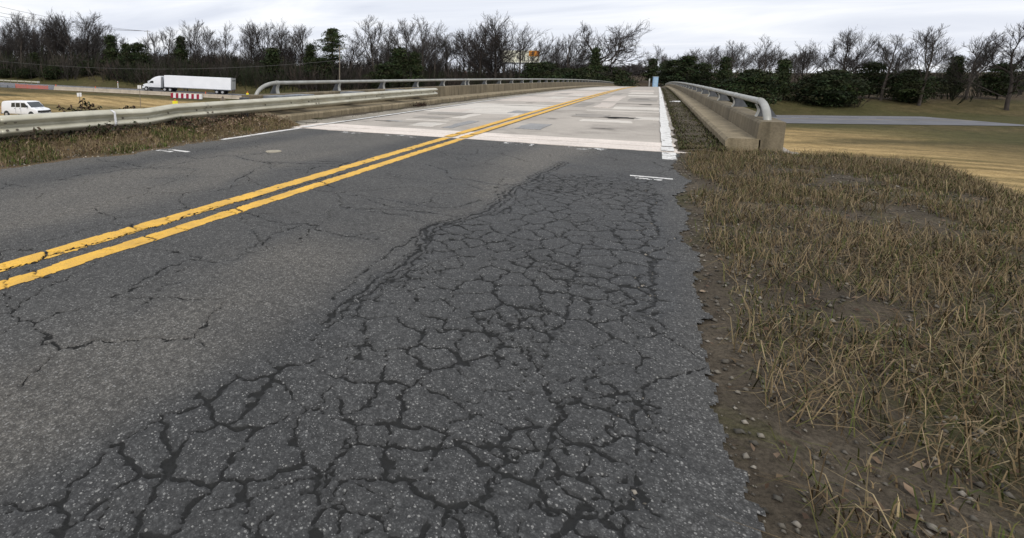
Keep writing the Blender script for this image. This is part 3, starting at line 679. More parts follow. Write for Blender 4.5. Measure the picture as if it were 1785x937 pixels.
# pipe railing: curved posts (> web plate) carrying a fat tube, in lengths
def rail_side(sgn, xr, zpar, ztop, ys0, name_side):
    post = MB(); n = 7
    fr = []; bk = []
    for i in range(n):
        t = i / (n - 1); h = zpar + (ztop - 0.10 - zpar) * t
        xf = -sgn * (0.050 - 0.035 * math.sin(math.pi * t) + 0.015 * t); fr.append((xf, h))
    for i in range(n - 1):
        (x0, h0), (x1, h1) = fr[i], fr[i + 1]; o = sgn * 0.022
        post.quadbox([(x0, -0.060 + .008 * i / n, h0), (x0, 0.060 - .008 * i / n, h0), (x0 + o, 0.060 - .008 * i / n, h0), (x0 + o, -0.060 + .008 * i / n, h0), (x1, -0.060 + .008 * i / n, h1), (x1, 0.060 - .008 * i / n, h1), (x1 + o, 0.060 - .008 * i / n, h1), (x1 + o, -0.060 + .008 * i / n, h1)])
    post_me = post.mesh('post'); post_me.materials.append(RAILM)
    web_me = MB().prism([(-sgn * 0.025, zpar), (sgn * 0.24, zpar), (sgn * 0.10, ztop - 0.09), (-sgn * 0.02, ztop - 0.09), (sgn * 0.012, zpar + 0.11)], -0.012, 0.012).mesh('web_plate'); web_me.materials.append(POSTM)
    col_me = MB().tube([(0, -0.055, ztop - 0.052), (0, 0.055, ztop - 0.052)], 0.060, 16).mesh('pipe_collar'); col_me.materials.append(RAILM)
    for y in ys0:
        o = bpart(link('railing_post', post_me, None)); o.location = (xr, y - 0, float(zroad(y)))
        for nm, me_ in (('web_plate', web_me), ('pipe_collar', col_me)):
            w_ = link(nm, me_, None, o)
def pipe(xr, y0, y1, ztop, start_bend=False, end_bend=False):
    pts = []
    if start_bend:
        for i in range(9):
            t = i / 8 * math.pi / 2; pts.append((xr, y0 - 0.85 * math.cos(t), ztop - 0.052 - 0.36 * (1 - math.sin(t))))
    pts += [(xr, y, float(zroad(y)) + ztop - 0.052) for y in follow(y0 + 0.03, y1, 2.0)]
    bpart(MB().tube(pts, 0.052, 14).build('railing_pipe', RAILM, None, 0, True))
yl = [10.75, 13.88, 17.02, 20.18, 23.33, 26.49]; k = 27.05
while k < 143: yl.append(k); k += 3.28
rail_side(-1, -8.76, 0.675, 1.015, yl, 'left')
pipe(-8.76, 10.75, 26.75, 1.015, True)
for a in np.arange(26.78, 143, 22.96): pipe(-8.76, a, min(a + 22.93, 143.2), 1.015)
yr = list(np.arange(11.0, 143, 3.28)); rail_side(1, 1.50, 0.47, 0.78, yr, 'right')
pipe(1.50, 11.0, 33.9, 0.78, True)
for a in np.arange(33.93, 143, 22.96): pipe(1.50, a, min(a + 22.93, 143.2), 0.78)
# road beyond the bridge
fy = np.arange(ABUT1 + 0.02, 420, 2.0); FX, FY = np.meshgrid(np.array([-7.2, -5, -3, -1, 1.2]), fy)
bend = lambda Y: -0.0009 * np.clip(Y - 215, 0, None) ** 2
far_v = np.stack([FX + bend(FY), FY, zroad(FY) + 0.0], -1).reshape(-1, 3); ii = np.arange(len(far_v)).reshape(-1, 5)
far_f = np.stack([ii[:-1, :-1], ii[:-1, 1:], ii[1:, 1:], ii[1:, :-1]], -1).reshape(-1, 4)
far_road = tag(link('far_road', np_mesh('far_road', far_v, far_f), simple('far_asphalt', (0.10, 0.105, 0.115), (0.075, 0.078, 0.085), 0.3, 0.85, world_space=True)), 'grey asphalt road beyond the far end of the bridge', kind='structure')

# ------------------------------------------------------------------ verges: ground, grass, leaves, gravel
def make_dirt(name, a, b_, g):
    m, nt, b = base_mat(name, 0.95, 0, 0.1); p = geovec(nt)
    c = ramp(nt, noise(nt, 2.2, 7, 0.7, p), [(0.3, b_), (0.68, a)])
    c = mixc(nt, ramp(nt, noise(nt, 1.4, 6, 0.65, p, 0.4), [(0.52, 0.0), (0.66, 0.8)]), c, g)
    c = mixc(nt, 1.0, c, ramp(nt, noise(nt, 60, 5, 0.8, p), [(0.3, 0.45), (0.7, 1.5)]), 'MULTIPLY')
    nt.links.new(c, b.inputs['Base Color']); bump(nt, b, noise(nt, 35, 6, 0.75, p), 0.8, 0.02); return m
DIRT_L = make_dirt('verge_soil', (0.17, 0.125, 0.075), (0.085, 0.06, 0.036), (0.08, 0.072, 0.028))
DIRT_R = make_dirt('verge_gravel_soil', (0.115, 0.095, 0.07), (0.055, 0.045, 0.033), (0.060, 0.062, 0.022))
def zverge_l(X, Y):
    d = road_edge_l(Y) - X                          # distance outside the asphalt
    hump = 0.16 * sstep(0.15, 0.9, d) * (0.55 + 0.8 * fbm(X * 1.3, Y * 1.3, 401)) + (fbm(X * 7, Y * 7, 403) - 0.45) * 0.07 * sstep(0.0, 0.4, d)
    lip = 0.045 * sstep(9.2, 7.6, Y) * 0 - 0.02 + 0.03 * sstep(-0.1, 0.25, d)
    return lip + hump - 0.55 * np.maximum(d - 2.4, 0)
def zverge_r(X, Y):
    d = X - road_edge_r(Y)
    return -0.02 + 0.03 * sstep(-0.1, 0.15, d) + (fbm(X * 5, Y * 5, 411) - 0.45) * 0.07 * sstep(0, 0.5, d) + 0.05 * sstep(0.3, 1.2, d) * fbm(X, Y, 413) - 0.5 * np.maximum(d - 2.6, 0)
lx, ly = np.arange(-10.6, -6.3, 0.05), np.arange(-6, 9.6, 0.05); LX, LY = np.meshgrid(lx, ly)
kl = (LX < road_edge_l(LY) + 0.12) & ~((LY > 9.0) & (LX > -7.0))
zl = zverge_l(LX, LY); zl = np.where(LY > 9.12, np.minimum(zl, 0.12), zl)
tag(link('left_verge', grid_mesh('left_verge', lx, ly, zl, None, kl), DIRT_L), 'brown grassy verge along the left edge of the road', kind='structure')
lx, ly = np.arange(0.1, 4.6, 0.05), np.arange(-4, 9.75, 0.05); LX, LY = np.meshgrid(lx, ly)
kr = LX > road_edge_r(LY) - 0.1
tag(link('right_verge', grid_mesh('right_verge', lx, ly, zverge_r(LX, LY), None, kr), DIRT_R), 'gravelly brown verge along the right edge of the road', kind='structure')
# dirt and moss collected against the right kerb on the bridge
dbs = surf_strip('debris_strip', 0.36, 0.985, 9.15, 140, 0.012, DIRT_R, None, 0.08, 0.12, 421, 0.05)
surf_strip('debris_strip', -7.81, -7.48, 11.0, 120, 0.010, DIRT_R, None, 0.25, 0.16, 431, 0.03)

nrg = np.random.default_rng(11)
STRAW = np.array([[0.46, 0.36, 0.20], [0.36, 0.26, 0.14], [0.24, 0.17, 0.09], [0.16, 0.16, 0.05], [0.38, 0.28, 0.17], [0.11, 0.135, 0.035]])
def blades(name, pts, hmin, hmax, pal, probs, lean=0.8, width=0.006):
    n = len(pts); h = nrg.uniform(hmin, hmax, n); a = nrg.uniform(0, 2 * np.pi, n); ln = nrg.uniform(0.2, 1.0, n) * lean
    dx, dy = np.cos(a), np.sin(a); wv = width * nrg.uniform(0.6, 1.4, n)
    b0 = pts + np.stack([-dy * wv, dx * wv, 0 * h - 0.01], -1); b1 = pts + np.stack([dy * wv, -dx * wv, 0 * h - 0.01], -1)
    mid = pts + np.stack([dx * h * ln * 0.35, dy * h * ln * 0.35, h * 0.62 * (1 - 0.2 * ln)], -1); m0 = mid + np.stack([-dy * wv * .7, dx * wv * .7, 0 * h], -1); m1 = mid + np.stack([dy * wv * .7, -dx * wv * .7, 0 * h], -1)
    tip = pts + np.stack([dx * h * ln, dy * h * ln, h * (1 - 0.55 * ln)], -1)
    v = np.stack([b0, b1, m1, m0, tip], 1).reshape(-1, 3); o = (np.arange(n) * 5)[:, None]
    f = np.concatenate([o + [0, 1, 2], o + [0, 2, 3], o + [3, 2, 4]])
    c = pal[nrg.choice(len(pal), n, p=probs)] * nrg.uniform(0.55, 1.25, (n, 1)); return np_mesh(name, v, f, np.repeat(c, 5, 0))
def leaves(name, pts, size, pal, flat=0.6):
    n = len(pts); s_ = nrg.uniform(0.5, 1.3, n) * size; a = nrg.uniform(0, 2 * np.pi, n); tilt = nrg.normal(0, flat, n); roll = nrg.normal(0, flat, n)
    d = np.stack([np.cos(a) * np.cos(tilt), np.sin(a) * np.cos(tilt), np.sin(tilt)], -1); sd_ = np.stack([-np.sin(a) * np.cos(roll), np.cos(a) * np.cos(roll), np.sin(roll)], -1)
    up = np.cross(d, sd_); s1 = s_[:, None]
    v = np.stack([pts - d * s1 * .5, pts + sd_ * s1 * .28 + up * s1 * .10, pts + d * s1 * .5, pts - sd_ * s1 * .28 + up * s1 * .10, pts], 1).reshape(-1, 3); o = (np.arange(n) * 5)[:, None]
    f = np.concatenate([o + [0, 4, 1], o + [1, 4, 2], o + [2, 4, 3], o + [3, 4, 0]])
    c = pal[nrg.integers(0, len(pal), n)] * nrg.uniform(0.5, 1.3, (n, 1)); return np_mesh(name, v, f, np.repeat(c, 5, 0))
def stones(name, pts, size, pal):
    n = len(pts); ico = np.array([[1, 0, 0], [-1, 0, 0], [0, 1, 0], [0, -1, 0], [0, 0, .7], [0, 0, -.5]]); fo = np.array([[0, 2, 4], [2, 1, 4], [1, 3, 4], [3, 0, 4], [2, 0, 5], [1, 2, 5], [3, 1, 5], [0, 3, 5]])
    s_ = (nrg.random(n) ** 2 * 1.6 + 0.4) * size; a = nrg.uniform(0, 6.28, n); ca, sa = np.cos(a), np.sin(a)
    q = ico[None] * nrg.uniform(0.6, 1.3, (n, 6, 1)) * s_[:, None, None]
    v = np.stack([q[..., 0] * ca[:, None] - q[..., 1] * sa[:, None], q[..., 0] * sa[:, None] + q[..., 1] * ca[:, None], q[..., 2]], -1) + pts[:, None]
    f = (fo[None] + (np.arange(n) * 6)[:, None, None]).reshape(-1, 3)
    c = pal[nrg.integers(0, len(pal), n)] * nrg.uniform(0.6, 1.2, (n, 1)); return np_mesh(name, v.reshape(-1, 3), f, np.repeat(c, 6, 0))
def scatter_l(n, dmin, dmax, y0=-1, y1=9.3, clump=0.0, seed=0, zoff=0.0, pw=1.0):
    Y = nrg.uniform(y0, y1, n * 3); d = dmin + (dmax - dmin) * nrg.random(n * 3) ** pw; X = road_edge_l(Y) - d
    ok = fbm(X * 2.2, Y * 2.2, 500 + seed) > clump; X, Y = X[ok][:n], Y[ok][:n]
    return np.stack([X, Y, zverge_l(X, Y) + zoff], -1)
def scatter_r(n, dmin, dmax, y0=-1, y1=9.6, clump=0.0, seed=0, zoff=0.0, pw=1.0):
    Y = nrg.uniform(y0, y1, n * 3); d = dmin + (dmax - dmin) * nrg.random(n * 3) ** pw; X = road_edge_r(Y) + d
    ok = fbm(X * 2.2, Y * 2.2, 600 + seed) > clump; X, Y = X[ok][:n], Y[ok][:n]
    return np.stack([X, Y, zverge_r(X, Y) + zoff], -1)
tag(link('dry_grass', blades('dry_grass', scatter_l(46000, 0.12, 3.3, -1, 9.3, 0.30, 1), 0.04, 0.16, STRAW * 0.75, [.16, .25, .30, .12, .1, .07], 1.7, 0.0028), GRASST), 'matted brown grass under the left guardrail', 'grass', kind='stuff')
tag(link('green_grass', blades('green_grass', scatter_l(5000, 0.1, 1.0, -1, 9.2, 0.55, 2), 0.04, 0.11, np.array([[.07, .11, .025], [.10, .13, .03], [.13, .13, .04]]), [.4, .3, .3], 0.9, 0.004), GRASST), 'green grass tufts at the left road edge', 'grass', kind='stuff')
LEAFPAL = np.array([[0.22, 0.14, 0.09], [0.30, 0.21, 0.14], [0.14, 0.09, 0.06], [0.36, 0.27, 0.19], [0.20, 0.14, 0.08]])
pile = scatter_l(1500, 0.35, 1.7, 6.4, 9.3, 0.3, 4, 0.04); pile[:, 2] += nrg.random(len(pile)) * 0.10
tag(link('leaf_litter', leaves('leaf_litter', np.concatenate([scatter_l(1500, 0.05, 2.2, -1, 9.2, 0.3, 3, 0.05), pile]), 0.055, LEAFPAL * 0.75), LEAFT), 'dead brown leaves piled on the left verge', 'leaves', kind='stuff')
GP = np.array([[0.30, 0.27, 0.22], [0.20, 0.18, 0.15], [0.40, 0.36, 0.30], [0.13, 0.12, 0.10]])
tag(link('edge_gravel', stones('edge_gravel', scatter_l(2600, -0.08, 0.55, -1, 9.1, 0.2, 6, 0.004, 2.0), 0.011, GP), STONET), 'loose gravel along the left asphalt edge', 'gravel', kind='stuff')
# brambles: arching dark stems with small leaves under and through the guardrail
def brambles():
    m = MB(); lp = []; r = random.Random(8)
    for i in range(260):
        Y = r.uniform(1.2, 9.0) if i < 110 else r.uniform(2.5, 6.8); X = -7.75 - r.uniform(0, 0.9); z = float(zverge_l(np.array([X]), np.array([Y]))[0])
        a = r.uniform(0, 6.28); L = r.uniform(0.25, 0.75); h = r.uniform(0.06, 0.20); pts = []
        for k in range(6):
            t = k / 5; pts.append((X + math.cos(a) * L * t + r.uniform(-.015, .015), Y + math.sin(a) * L * t, z + h * math.sin(min(t * 2.4, 2.6)) * 1.0))
            if k > 0:
                for _ in range(3): lp.append((pts[-1][0] + r.uniform(-.06, .06), pts[-1][1] + r.uniform(-.06, .06), pts[-1][2] + r.uniform(-.05, .04)))
        m.tube(pts, [0.005, .005, .004, .004, .003, .002], 4)
    o = tag(m.build('bramble_stems', simple('bramble_stem', (0.085, 0.06, 0.045), (0.05, 0.035, 0.03), 8, 0.85)), 'tangle of dark bramble stems under the left guardrail', 'brambles', kind='stuff')
    link('bramble_leaves', leaves('bramble_leaves', np.array(lp), 0.075, np.array([[.035, .042, .018], [.045, .05, .02], [.06, .045, .03], [.085, .06, .04]]), 0.9), LEAFT, o)['kind'] = 'stuff'
brambles()
# right verge cover
tag(link('verge_gravel', stones('verge_gravel', scatter_r(11000, -0.30, 2.6, -1, 9.6, 0.3, 1, 0.006, 1.5), 0.008, GP * 0.6), STONET), 'loose gravel on the right verge', 'gravel', kind='stuff')
tag(link('verge_grass', blades('verge_grass', scatter_r(52000, 0.12, 4.2, -1, 9.6, 0.46, 2, 0, 0.9), 0.02, 0.09, STRAW * 0.6, [.08, .14, .24, .24, .06, .24], 1.4, 0.0022), GRASST), 'thin dry grass on the right verge', 'grass', kind='stuff')
tag(link('matted_grass', blades('matted_grass', scatter_r(46000, 0.10, 4.2, -1, 9.6, 0.43, 7, 0.006, 0.9), 0.07, 0.20, STRAW * 0.55, [.14, .24, .30, .14, .10, .08], 1.9, 0.0018), GRASST), 'matted dead grass lying on the right verge', 'grass', kind='stuff')
tag(link('verge_leaves', leaves('verge_leaves', scatter_r(2600, 0.02, 3.0, -1, 9.6, 0.3, 3, 0.012), 0.032, LEAFPAL * 0.55, 0.35), LEAFT), 'dead leaves scattered on the right verge', 'leaves', kind='stuff')
Yd = 9.3 + 60 * nrg.random(11000) ** 1.7; Xd = nrg.uniform(0.36, 0.97, 11000); pd = np.stack([Xd, Yd, zroad(Yd) + 0.03], -1)
tag(link('moss_tufts', blades('moss_tufts', pd, 0.015, 0.075, np.array([[.055, .065, .022], [.075, .070, .030], [.045, .038, .022], [.12, .10, .06]]), [.3, .25, .3, .15], 0.9, 0.009), GRASST), 'mossy weeds in the dirt along the right kerb', 'weeds', kind='stuff')
Yd = nrg.uniform(9.3, 40, 1500); Xd = nrg.uniform(-7.78, -7.0, 1500) - 0; Xd = -7.78 + (Xd + 7.78) * nrg.random(1500) ** 1.5
tag(link('gutter_grit', stones('gutter_grit', np.stack([Xd, Yd, zroad(Yd) + 0.012], -1), 0.012, GP * 0.7), STONET), 'loose grit in the gutter by the left kerb', 'grit', kind='stuff')
# heap of leaves and twigs against the left kerb on the bridge
hp = on_z(751, 186); hp[0] = -7.62
q = np.stack([nrg.normal(hp[0], .09, 260), nrg.normal(hp[1], .28, 260), np.abs(nrg.normal(0, .05, 260)) + 0.02], -1); q[:, 0] = np.maximum(q[:, 0], -7.78)
o = tag(link('leaf_heap', leaves('leaf_heap', q, 0.08, np.array([[.05, .03, .02], [.08, .05, .035], [.03, .022, .018]]), 0.8), LEAFT), 'small dark heap of dead leaves against the left kerb of the bridge', 'leaf heap', kind='stuff')
# scrap of white paper on the dirt strip
pp = on_z(1171, 178, z=0.0); m = MB(); m.v = [(pp[0] - .2, pp[1] - .25, .075), (pp[0] + .22, pp[1] - .2, .075), (pp[0] + .25, pp[1] + .3, .10), (pp[0] - .18, pp[1] + .22, .075), (pp[0], pp[1], .105), (pp[0], pp[1], .06)]
m.f = [(0, 1, 4), (1, 2, 4), (2, 3, 4), (3, 0, 4), (1, 0, 5), (2, 1, 5), (3, 2, 5), (0, 3, 5)]
mo = m.build('paper_scrap', WHITEM); mo.location = (0.66 - pp[0], 0, float(zroad(pp[1])) - 0.03); tag(mo, 'flat white scrap of litter on the dirt beside the right edge line', 'litter')

# ------------------------------------------------------------------ guardrail on the left
GX0, GTOP = -7.93, 0.62
gr = empty('guardrail', (GX0, 0, 0), 0, 'long galvanised steel guardrail running along the left side onto the bridge', 'guardrail')
g_inv = Matrix.Translation((-GX0, 0, 0))
def gpart(o): o.parent = gr; o.matrix_parent_inverse = g_inv; return o
WPROF = [(0.0, 0.0), (0.012, 0.010), (0.084, 0.050), (0.098, 0.072), (0.088, 0.100), (-0.002, 0.134), (-0.016, 0.158), (-0.006, 0.184), (0.088, 0.218), (0.098, 0.245), (0.084, 0.268), (0.012, 0.302), (0.0, 0.31)]
def beam_off(y):
    """height and sideways offset of the beam: lower and knocked in near the strap, rising towards the bridge"""
    dz = np.interp(y, [-6, 3.5, 5.0, 5.9, 6.6, 8.6, 12, 20.3], [-0.035, -0.028, -0.035, -0.052, -0.006, 0.0, 0.012, 0.035])
    dx = 0.05 * np.exp(-((y - 5.9) / 0.45) ** 2) - 0.03 * np.exp(-((y - 6.7) / 0.4) ** 2) - 0.012 * math.sin(y * 0.9)
    roll = -0.12 * np.exp(-((y - 5.6) / 0.8) ** 2)
    return float(dz), float(dx), float(roll)
def beam(y0, y1, lift=0.0):
    yy = np.arange(y0, y1 + 0.001, 0.06); n = len(WPROF); m = MB()
    for side in (0, 1):
        for y in yy:
            dz, dx, ro = beam_off(y)
            for (px, pz) in WPROF:
                m.v.append((GX0 + dx + px + ro * (pz - 0.155) + lift - 0.006 * side, y, GTOP - 0.31 + pz + dz))
    N = len(yy) * n
    for s_ in (0, 1):
        for i in range(len(yy) - 1):
            for k in range(n - 1):
                a = s_ * N + i * n + k; m.f.append((a, a + 1, a + n + 1, a + n))
    for i in range(len(yy) - 1):
        for k in (0, n - 1): a = i * n + k; m.f.append((a, a + n, N + a + n, N + a))
    for i in (0, len(yy) - 1):
        for k in range(n - 1): a = i * n + k; m.f.append((a, a + 1, N + a + 1, N + a))
    o = gpart(m.build('rail_beam', GALV, None, 0, True)); return o
for i, (a, b) in enumerate([(-7.9, -4.0), (-4.1, -0.2), (-0.3, 3.6), (3.5, 7.42), (7.3, 11.3), (11.18, 15.2), (15.08, 20.22)]):
    o = beam(a, b, 0.005 * (i % 2))
    bolts = []
    for yb in (a + 0.07, a + 0.2, (a + b) / 2, (a + b) / 2 + 1.0, b - 0.25):
        for pz in (0.10, 0.205) if yb < a + 0.3 else (0.155,):
            dz, dx, ro = beam_off(yb); xoff = np.interp(pz, [p[1] for p in WPROF], [p[0] for p in WPROF])
            bb = MB().cyl((GX0 + dx + xoff + 0.012, yb, GTOP - 0.31 + pz + dz), (1, 0, 0), 0.017, 0.02, 8).build('bolt', BOLT, o)
# the end wing flare
dz, dx, ro = beam_off(20.2)
for y in (-5.0, -3.1, -1.2, 0.75, 2.65, 4.55, 6.6, 8.75):
    g = -0.6
    dz, dx, ro = beam_off(y); m = MB(); xb = GX0 - 0.17
    m.box(xb - 0.075, xb - 0.063, y - 0.05, y + 0.05, g, 0.58 + dz).box(xb + 0.063, xb + 0.075, y - 0.05, y + 0.05, g, 0.58 + dz).box(xb - 0.063, xb + 0.063, y - 0.006, y + 0.006, g, 0.58 + dz)
    gpart(m.build('post', POSTM))
    if y > 8: gpart(MB().box(xb - .09, xb + .09, y - .07, y + .07, .5801 + dz, .66).build('post_cap', POSTM))
    gpart(MB().box(xb + 0.08, GX0 + dx - 0.035, y - 0.05, y + 0.05, 0.30 + dz, 0.585 + dz).build('spacer_block', BLOCKM))
gpart(MB().tube([(GX0 - 0.12, 7.75, -0.3), (GX0 - 0.12, 7.75, 0.5)], 0.075, 10).build('wood_post', WOODPOST))
for y in (10.2, 11.1, 13.9, 17.0, 19.4):
    gpart(MB().box(GX0 - 0.62, GX0 - 0.035, y - 0.28, y + 0.28, 0.50, 0.655).build('spacer_block', BLOCKM, None, 0.01))
# white strap round the beam
m = MB(); pts = []
dz, dx, ro = beam_off(5.25); prof = [(0.03, 0.318)] + [(0.106 if .05 < z < .27 else x + .008, z) for x, z in WPROF[::-1]] + [(0.0, -0.02), (-0.005, -0.10), (-0.03, -0.19)]
wd = [0.02] * 15 + [0.016, 0.010, 0.006]
for i, (x, z) in enumerate(prof):
    w_ = wd[min(i, len(wd) - 1)]
    for s_ in (-1, 1): m.v.append((GX0 + dx + x + ro * (z - .155) + 0.006, 5.25 + s_ * w_, GTOP - 0.31 + z + dz))
    for s_ in (-1, 1): m.v.append((GX0 + dx + x + ro * (z - .155) + 0.002, 5.25 + s_ * w_, GTOP - 0.31 + z + dz))
for i in range(len(prof) - 1):
    a = i * 4; m.f += [(a, a + 1, a + 5, a + 4), (a + 2, a + 6, a + 7, a + 3), (a, a + 4, a + 6, a + 2), (a + 1, a + 3, a + 7, a + 5)]
tag(m.build('white_strap', WHITEM), 'white plastic strap wrapped over the guardrail and hanging below', 'strap')
# leafy plants behind the guardrail
def plant(base, heads, label, seed, pal):
    r = random.Random(seed); root = empty('leafy_plant', tuple(base), 0, label, 'plant'); st = MB(); lf = []
    for (dx, dy, h, nl) in heads:
        tip = Vector((dx, dy, h)); pts = [Vector((0, 0, -0.1)), tip * 0.35 + Vector((0, 0, 0.08)), tip * 0.7 + Vector((0, 0, .05)), tip]
        st.tube(pts, [0.012, 0.010, 0.008, 0.006], 6)
        for k in range(nl):
            a = k * 2.4 + r.uniform(-.3, .3); t = 1 - 0.35 * (k / nl); p = pts[2].lerp(pts[3], max(0, (t - .65) / .35)); dn = r.uniform(-0.7, 0.3); L = r.uniform(0.065, 0.115)
            d = Vector((math.cos(a), math.sin(a), dn)).normalized(); sd_ = d.cross(Vector((0, 0, 1))).normalized(); up = sd_.cross(d)
            lf.append([p, p + d * L * .45 + sd_ * L * .15 + up * .01, p + d * L - Vector((0, 0, .02)), p + d * L * .45 - sd_ * L * .15 + up * .01])
    st.build('stem', simple('plant_stem', (0.10, 0.06, 0.045), (0.06, 0.04, 0.03), 8, 0.8), root)
    for q in lf:
        v = np.array([list(x) for x in q] + [list((q[0] + q[2]) / 2 - Vector((0, 0, 0.012)))]); c = np.array(pal[r.randrange(len(pal))]) * r.uniform(.7, 1.3)
        link('leaf', np_mesh('leaf', v, np.array([[0, 4, 1], [1, 4, 2], [2, 4, 3], [3, 4, 0]]), np.repeat(c[None], 5, 0)), LEAFT, root)
    return root
DKL = [(.045, .060, .032), (.065, .075, .040), (.10, .055, .04), (.07, .05, .035)]
b1 = on_x(137, 195, -8.75)
plant((b1[0], b1[1], 0.0), [(-.05, -.32, .66, 8), (0, -.14, .65, 8), (.02, -.02, .60, 7), (.0, .10, .76, 12), (.05, .16, .70, 10), (0, .27, .66, 8), (.05, .36, .61, 6)], 'dark spiky-leaved plant rising behind the guardrail near the van', 31, DKL)
b2 = on_x(218, 195, -8.5)
plant((b2[0], b2[1], 0.0), [(.06, -0.16, .56, 8), (.05, -0.02, .60, 9), (.08, 0.12, .60, 9), (.2, 0.26, .55, 10), (0.42, .32, .44, 9)], 'low leafy plant drooping over the guardrail beside the white strap', 37, [(.03, .036, .022), (.045, .045, .026), (.06, .04, .03)])

# ------------------------------------------------------------------ lorry
HYAW = math.atan2(-HE[1], -HE[0])                      # heading: to the left, away along the highway
lorry = empty('lorry', (HW0[0], HW0[1], HW0[2]), 0, 'white articulated lorry with long plain trailer driving on the highway', 'lorry')
lorry.rotation_euler = (0, -math.atan(HGRADE), HYAW); lorry.scale = (1.05, 1.0, 0.95)
_off = -1.75                                            # rear bumper behind the contact point used
def lp(o): o.location.x += _off; return o
def wheel(parent, x, y, dual=True):
    w_ = 0.55 if dual else 0.30; sg = 1 if y > 0 else -1
    t = MB().tube([(0, -w_ / 2, 0), (0, -w_ / 2 + .05, 0), (0, w_ / 2 - .05, 0), (0, w_ / 2, 0)], [0.42, 0.5, 0.5, 0.42], 24).build('wheel', TYRE, parent); t.location = (x, y, 0.5)
    rim = MB().tube([(0, sg * w_ / 2 - sg * 0.02, 0), (0, sg * w_ / 2 + sg * 0.015, 0)], [0.30, 0.28], 20); rim.tube([(0, sg * w_ / 2, 0), (0, sg * w_ / 2 + sg * 0.07, 0)], [0.13, 0.10], 12)
    rim.build('rim', RIM, t); return t
lp(MB().box(0.25, 16.3, -1.29, 1.29, 1.18, 4.08).build('trailer_box', TRAILW, lorry, 0.03))
lp(MB().box(0.2, 16.32, -1.305, 1.305, 1.05, 1.2).build('bottom_rail', MGREY, lorry)); 
lp(MB().box(0.24, 0.42, -1.30, 1.30, 1.2, 4.095).build('rear_frame', MGREY, lorry))
for s_ in (-1, 1):
    d = lp(MB().box(0.20, 0.26, s_ * 0.62 - 0.60, s_ * 0.62 + 0.60, 1.28, 3.98).build('rear_door', DOORM, lorry, 0.01))
    MB().box(0.18, 0.20, s_ * 0.30 - 0.02, s_ * 0.30 + 0.02, 1.3, 3.95).build('lock_bar', MGREY, d)
    MB().box(0.188, 0.199, s_ * 0.55 - 0.42, s_ * 0.55 + 0.42, 3.28, 3.58).build('dark_lettering_band', DGREY, d)
    lp(MB().box(0.17, 0.24, s_ * 0.95 - 0.2, s_ * 0.95 + 0.2, 1.06, 1.17).build('tail_light', REDM, lorry))
lp(MB().box(0.2, 0.3, -1.1, 1.1, 0.5, 0.6).box(0.2, 0.3, -0.6, -0.5, 0.6, 1.05).box(0.2, 0.3, 0.5, 0.6, 0.6, 1.05).build('underride_guard', DGREY, lorry))
lp(MB().box(1.2, 4.8, -0.55, 0.55, 0.75, 1.05).build('bogie', DGREY, lorry))
lp(MB().box(11.6, 11.75, -1.0, -0.85, 0.2, 1.1).box(11.6, 11.75, 0.85, 1.0, 0.2, 1.1).box(11.5, 11.85, -1.05, 1.05, 0.8, 0.9).build('landing_gear', DGREY, lorry))
for x in (2.4, 3.75):
    for y in (-1.0, 1.0): lp(wheel(lorry, x, y))
for x in (14.9, 16.2):
    for y in (-1.0, 1.0): lp(wheel(lorry, x, y))
for y in (-1.08, 1.08): lp(wheel(lorry, 20.75, y, False))
lp(MB().box(13.9, 21.0, -0.5, 0.5, 0.65, 1.0).build('chassis', DGREY, lorry))
lp(MB().prism([(17.15, 0.95), (17.15, 3.85), (17.7, 3.82), (18.6, 3.55), (19.3, 3.12), (19.75, 2.72), (19.95, 2.5), (20.30, 1.95), (20.3, 0.95)], -1.2, 1.2).build('sleeper_cab', WBODY, lorry, 0.09, True))
lp(MB().prism([(20.2, 0.55), (20.2, 1.93), (21.0, 1.78), (21.55, 1.55), (21.75, 1.2), (21.8, 0.62), (21.25, 0.62), (21.15, 0.95), (20.95, 1.10), (20.6, 1.10), (20.35, 0.95), (20.28, 0.6)], -1.05, 1.05).build('bonnet', WBODY, lorry, 0.06))
lp(MB().box(21.62, 21.9, -1.1, 1.1, 0.38, 0.66).build('bumper', MGREY, lorry, 0.05))
lp(MB().box(21.70, 21.79, -0.5, 0.5, 0.75, 1.4).build('grille', DGREY, lorry))
for s_ in (-1, 1):
    lp(MB().box(21.45, 21.72, s_ * 0.92 - .12, s_ * 0.92 + .16, 1.08, 1.32).build('headlight', GLASS, lorry, 0.03))
    lp(MB().prism([(18.95, 1.95), (18.95, 2.55), (19.62, 2.55), (19.95, 2.0)], s_ * 1.205 - .01, s_ * 1.205 + .01).build('side_window', GLASS, lorry))
    lp(MB().box(17.2, 19.9, s_ * 1.16 - .06, s_ * 1.16 + .06, 0.35, 0.95).build('side_fairing', DGREY, lorry))
    mi = lp(MB().box(20.05, 20.2, s_ * 1.38 - .1, s_ * 1.38 + .1, 1.9, 2.5).build('mirror', WBODY, lorry, 0.02))
    lp(MB().box(16.75, 17.1, s_ * 0.95 - .12, s_ * 0.95 + .12, 0.9, 3.6).build('exhaust_stack', MGREY, lorry, 0.03))
lp(MB().poly([(20.02, -1.02, 2.46), (20.33, -1.05, 1.98), (20.33, 1.05, 1.98), (20.02, 1.02, 2.46)]).poly([(20.0, -1.02, 2.46), (20.31, -1.05, 1.96), (20.31, 1.05, 1.96), (20.0, 1.02, 2.46)]).build('windscreen', GLASS, lorry))
lp(MB().box(19.85, 20.2, -1.1, 1.1, 2.5, 2.58).build('sun_visor', WBODY, lorry, 0.02))

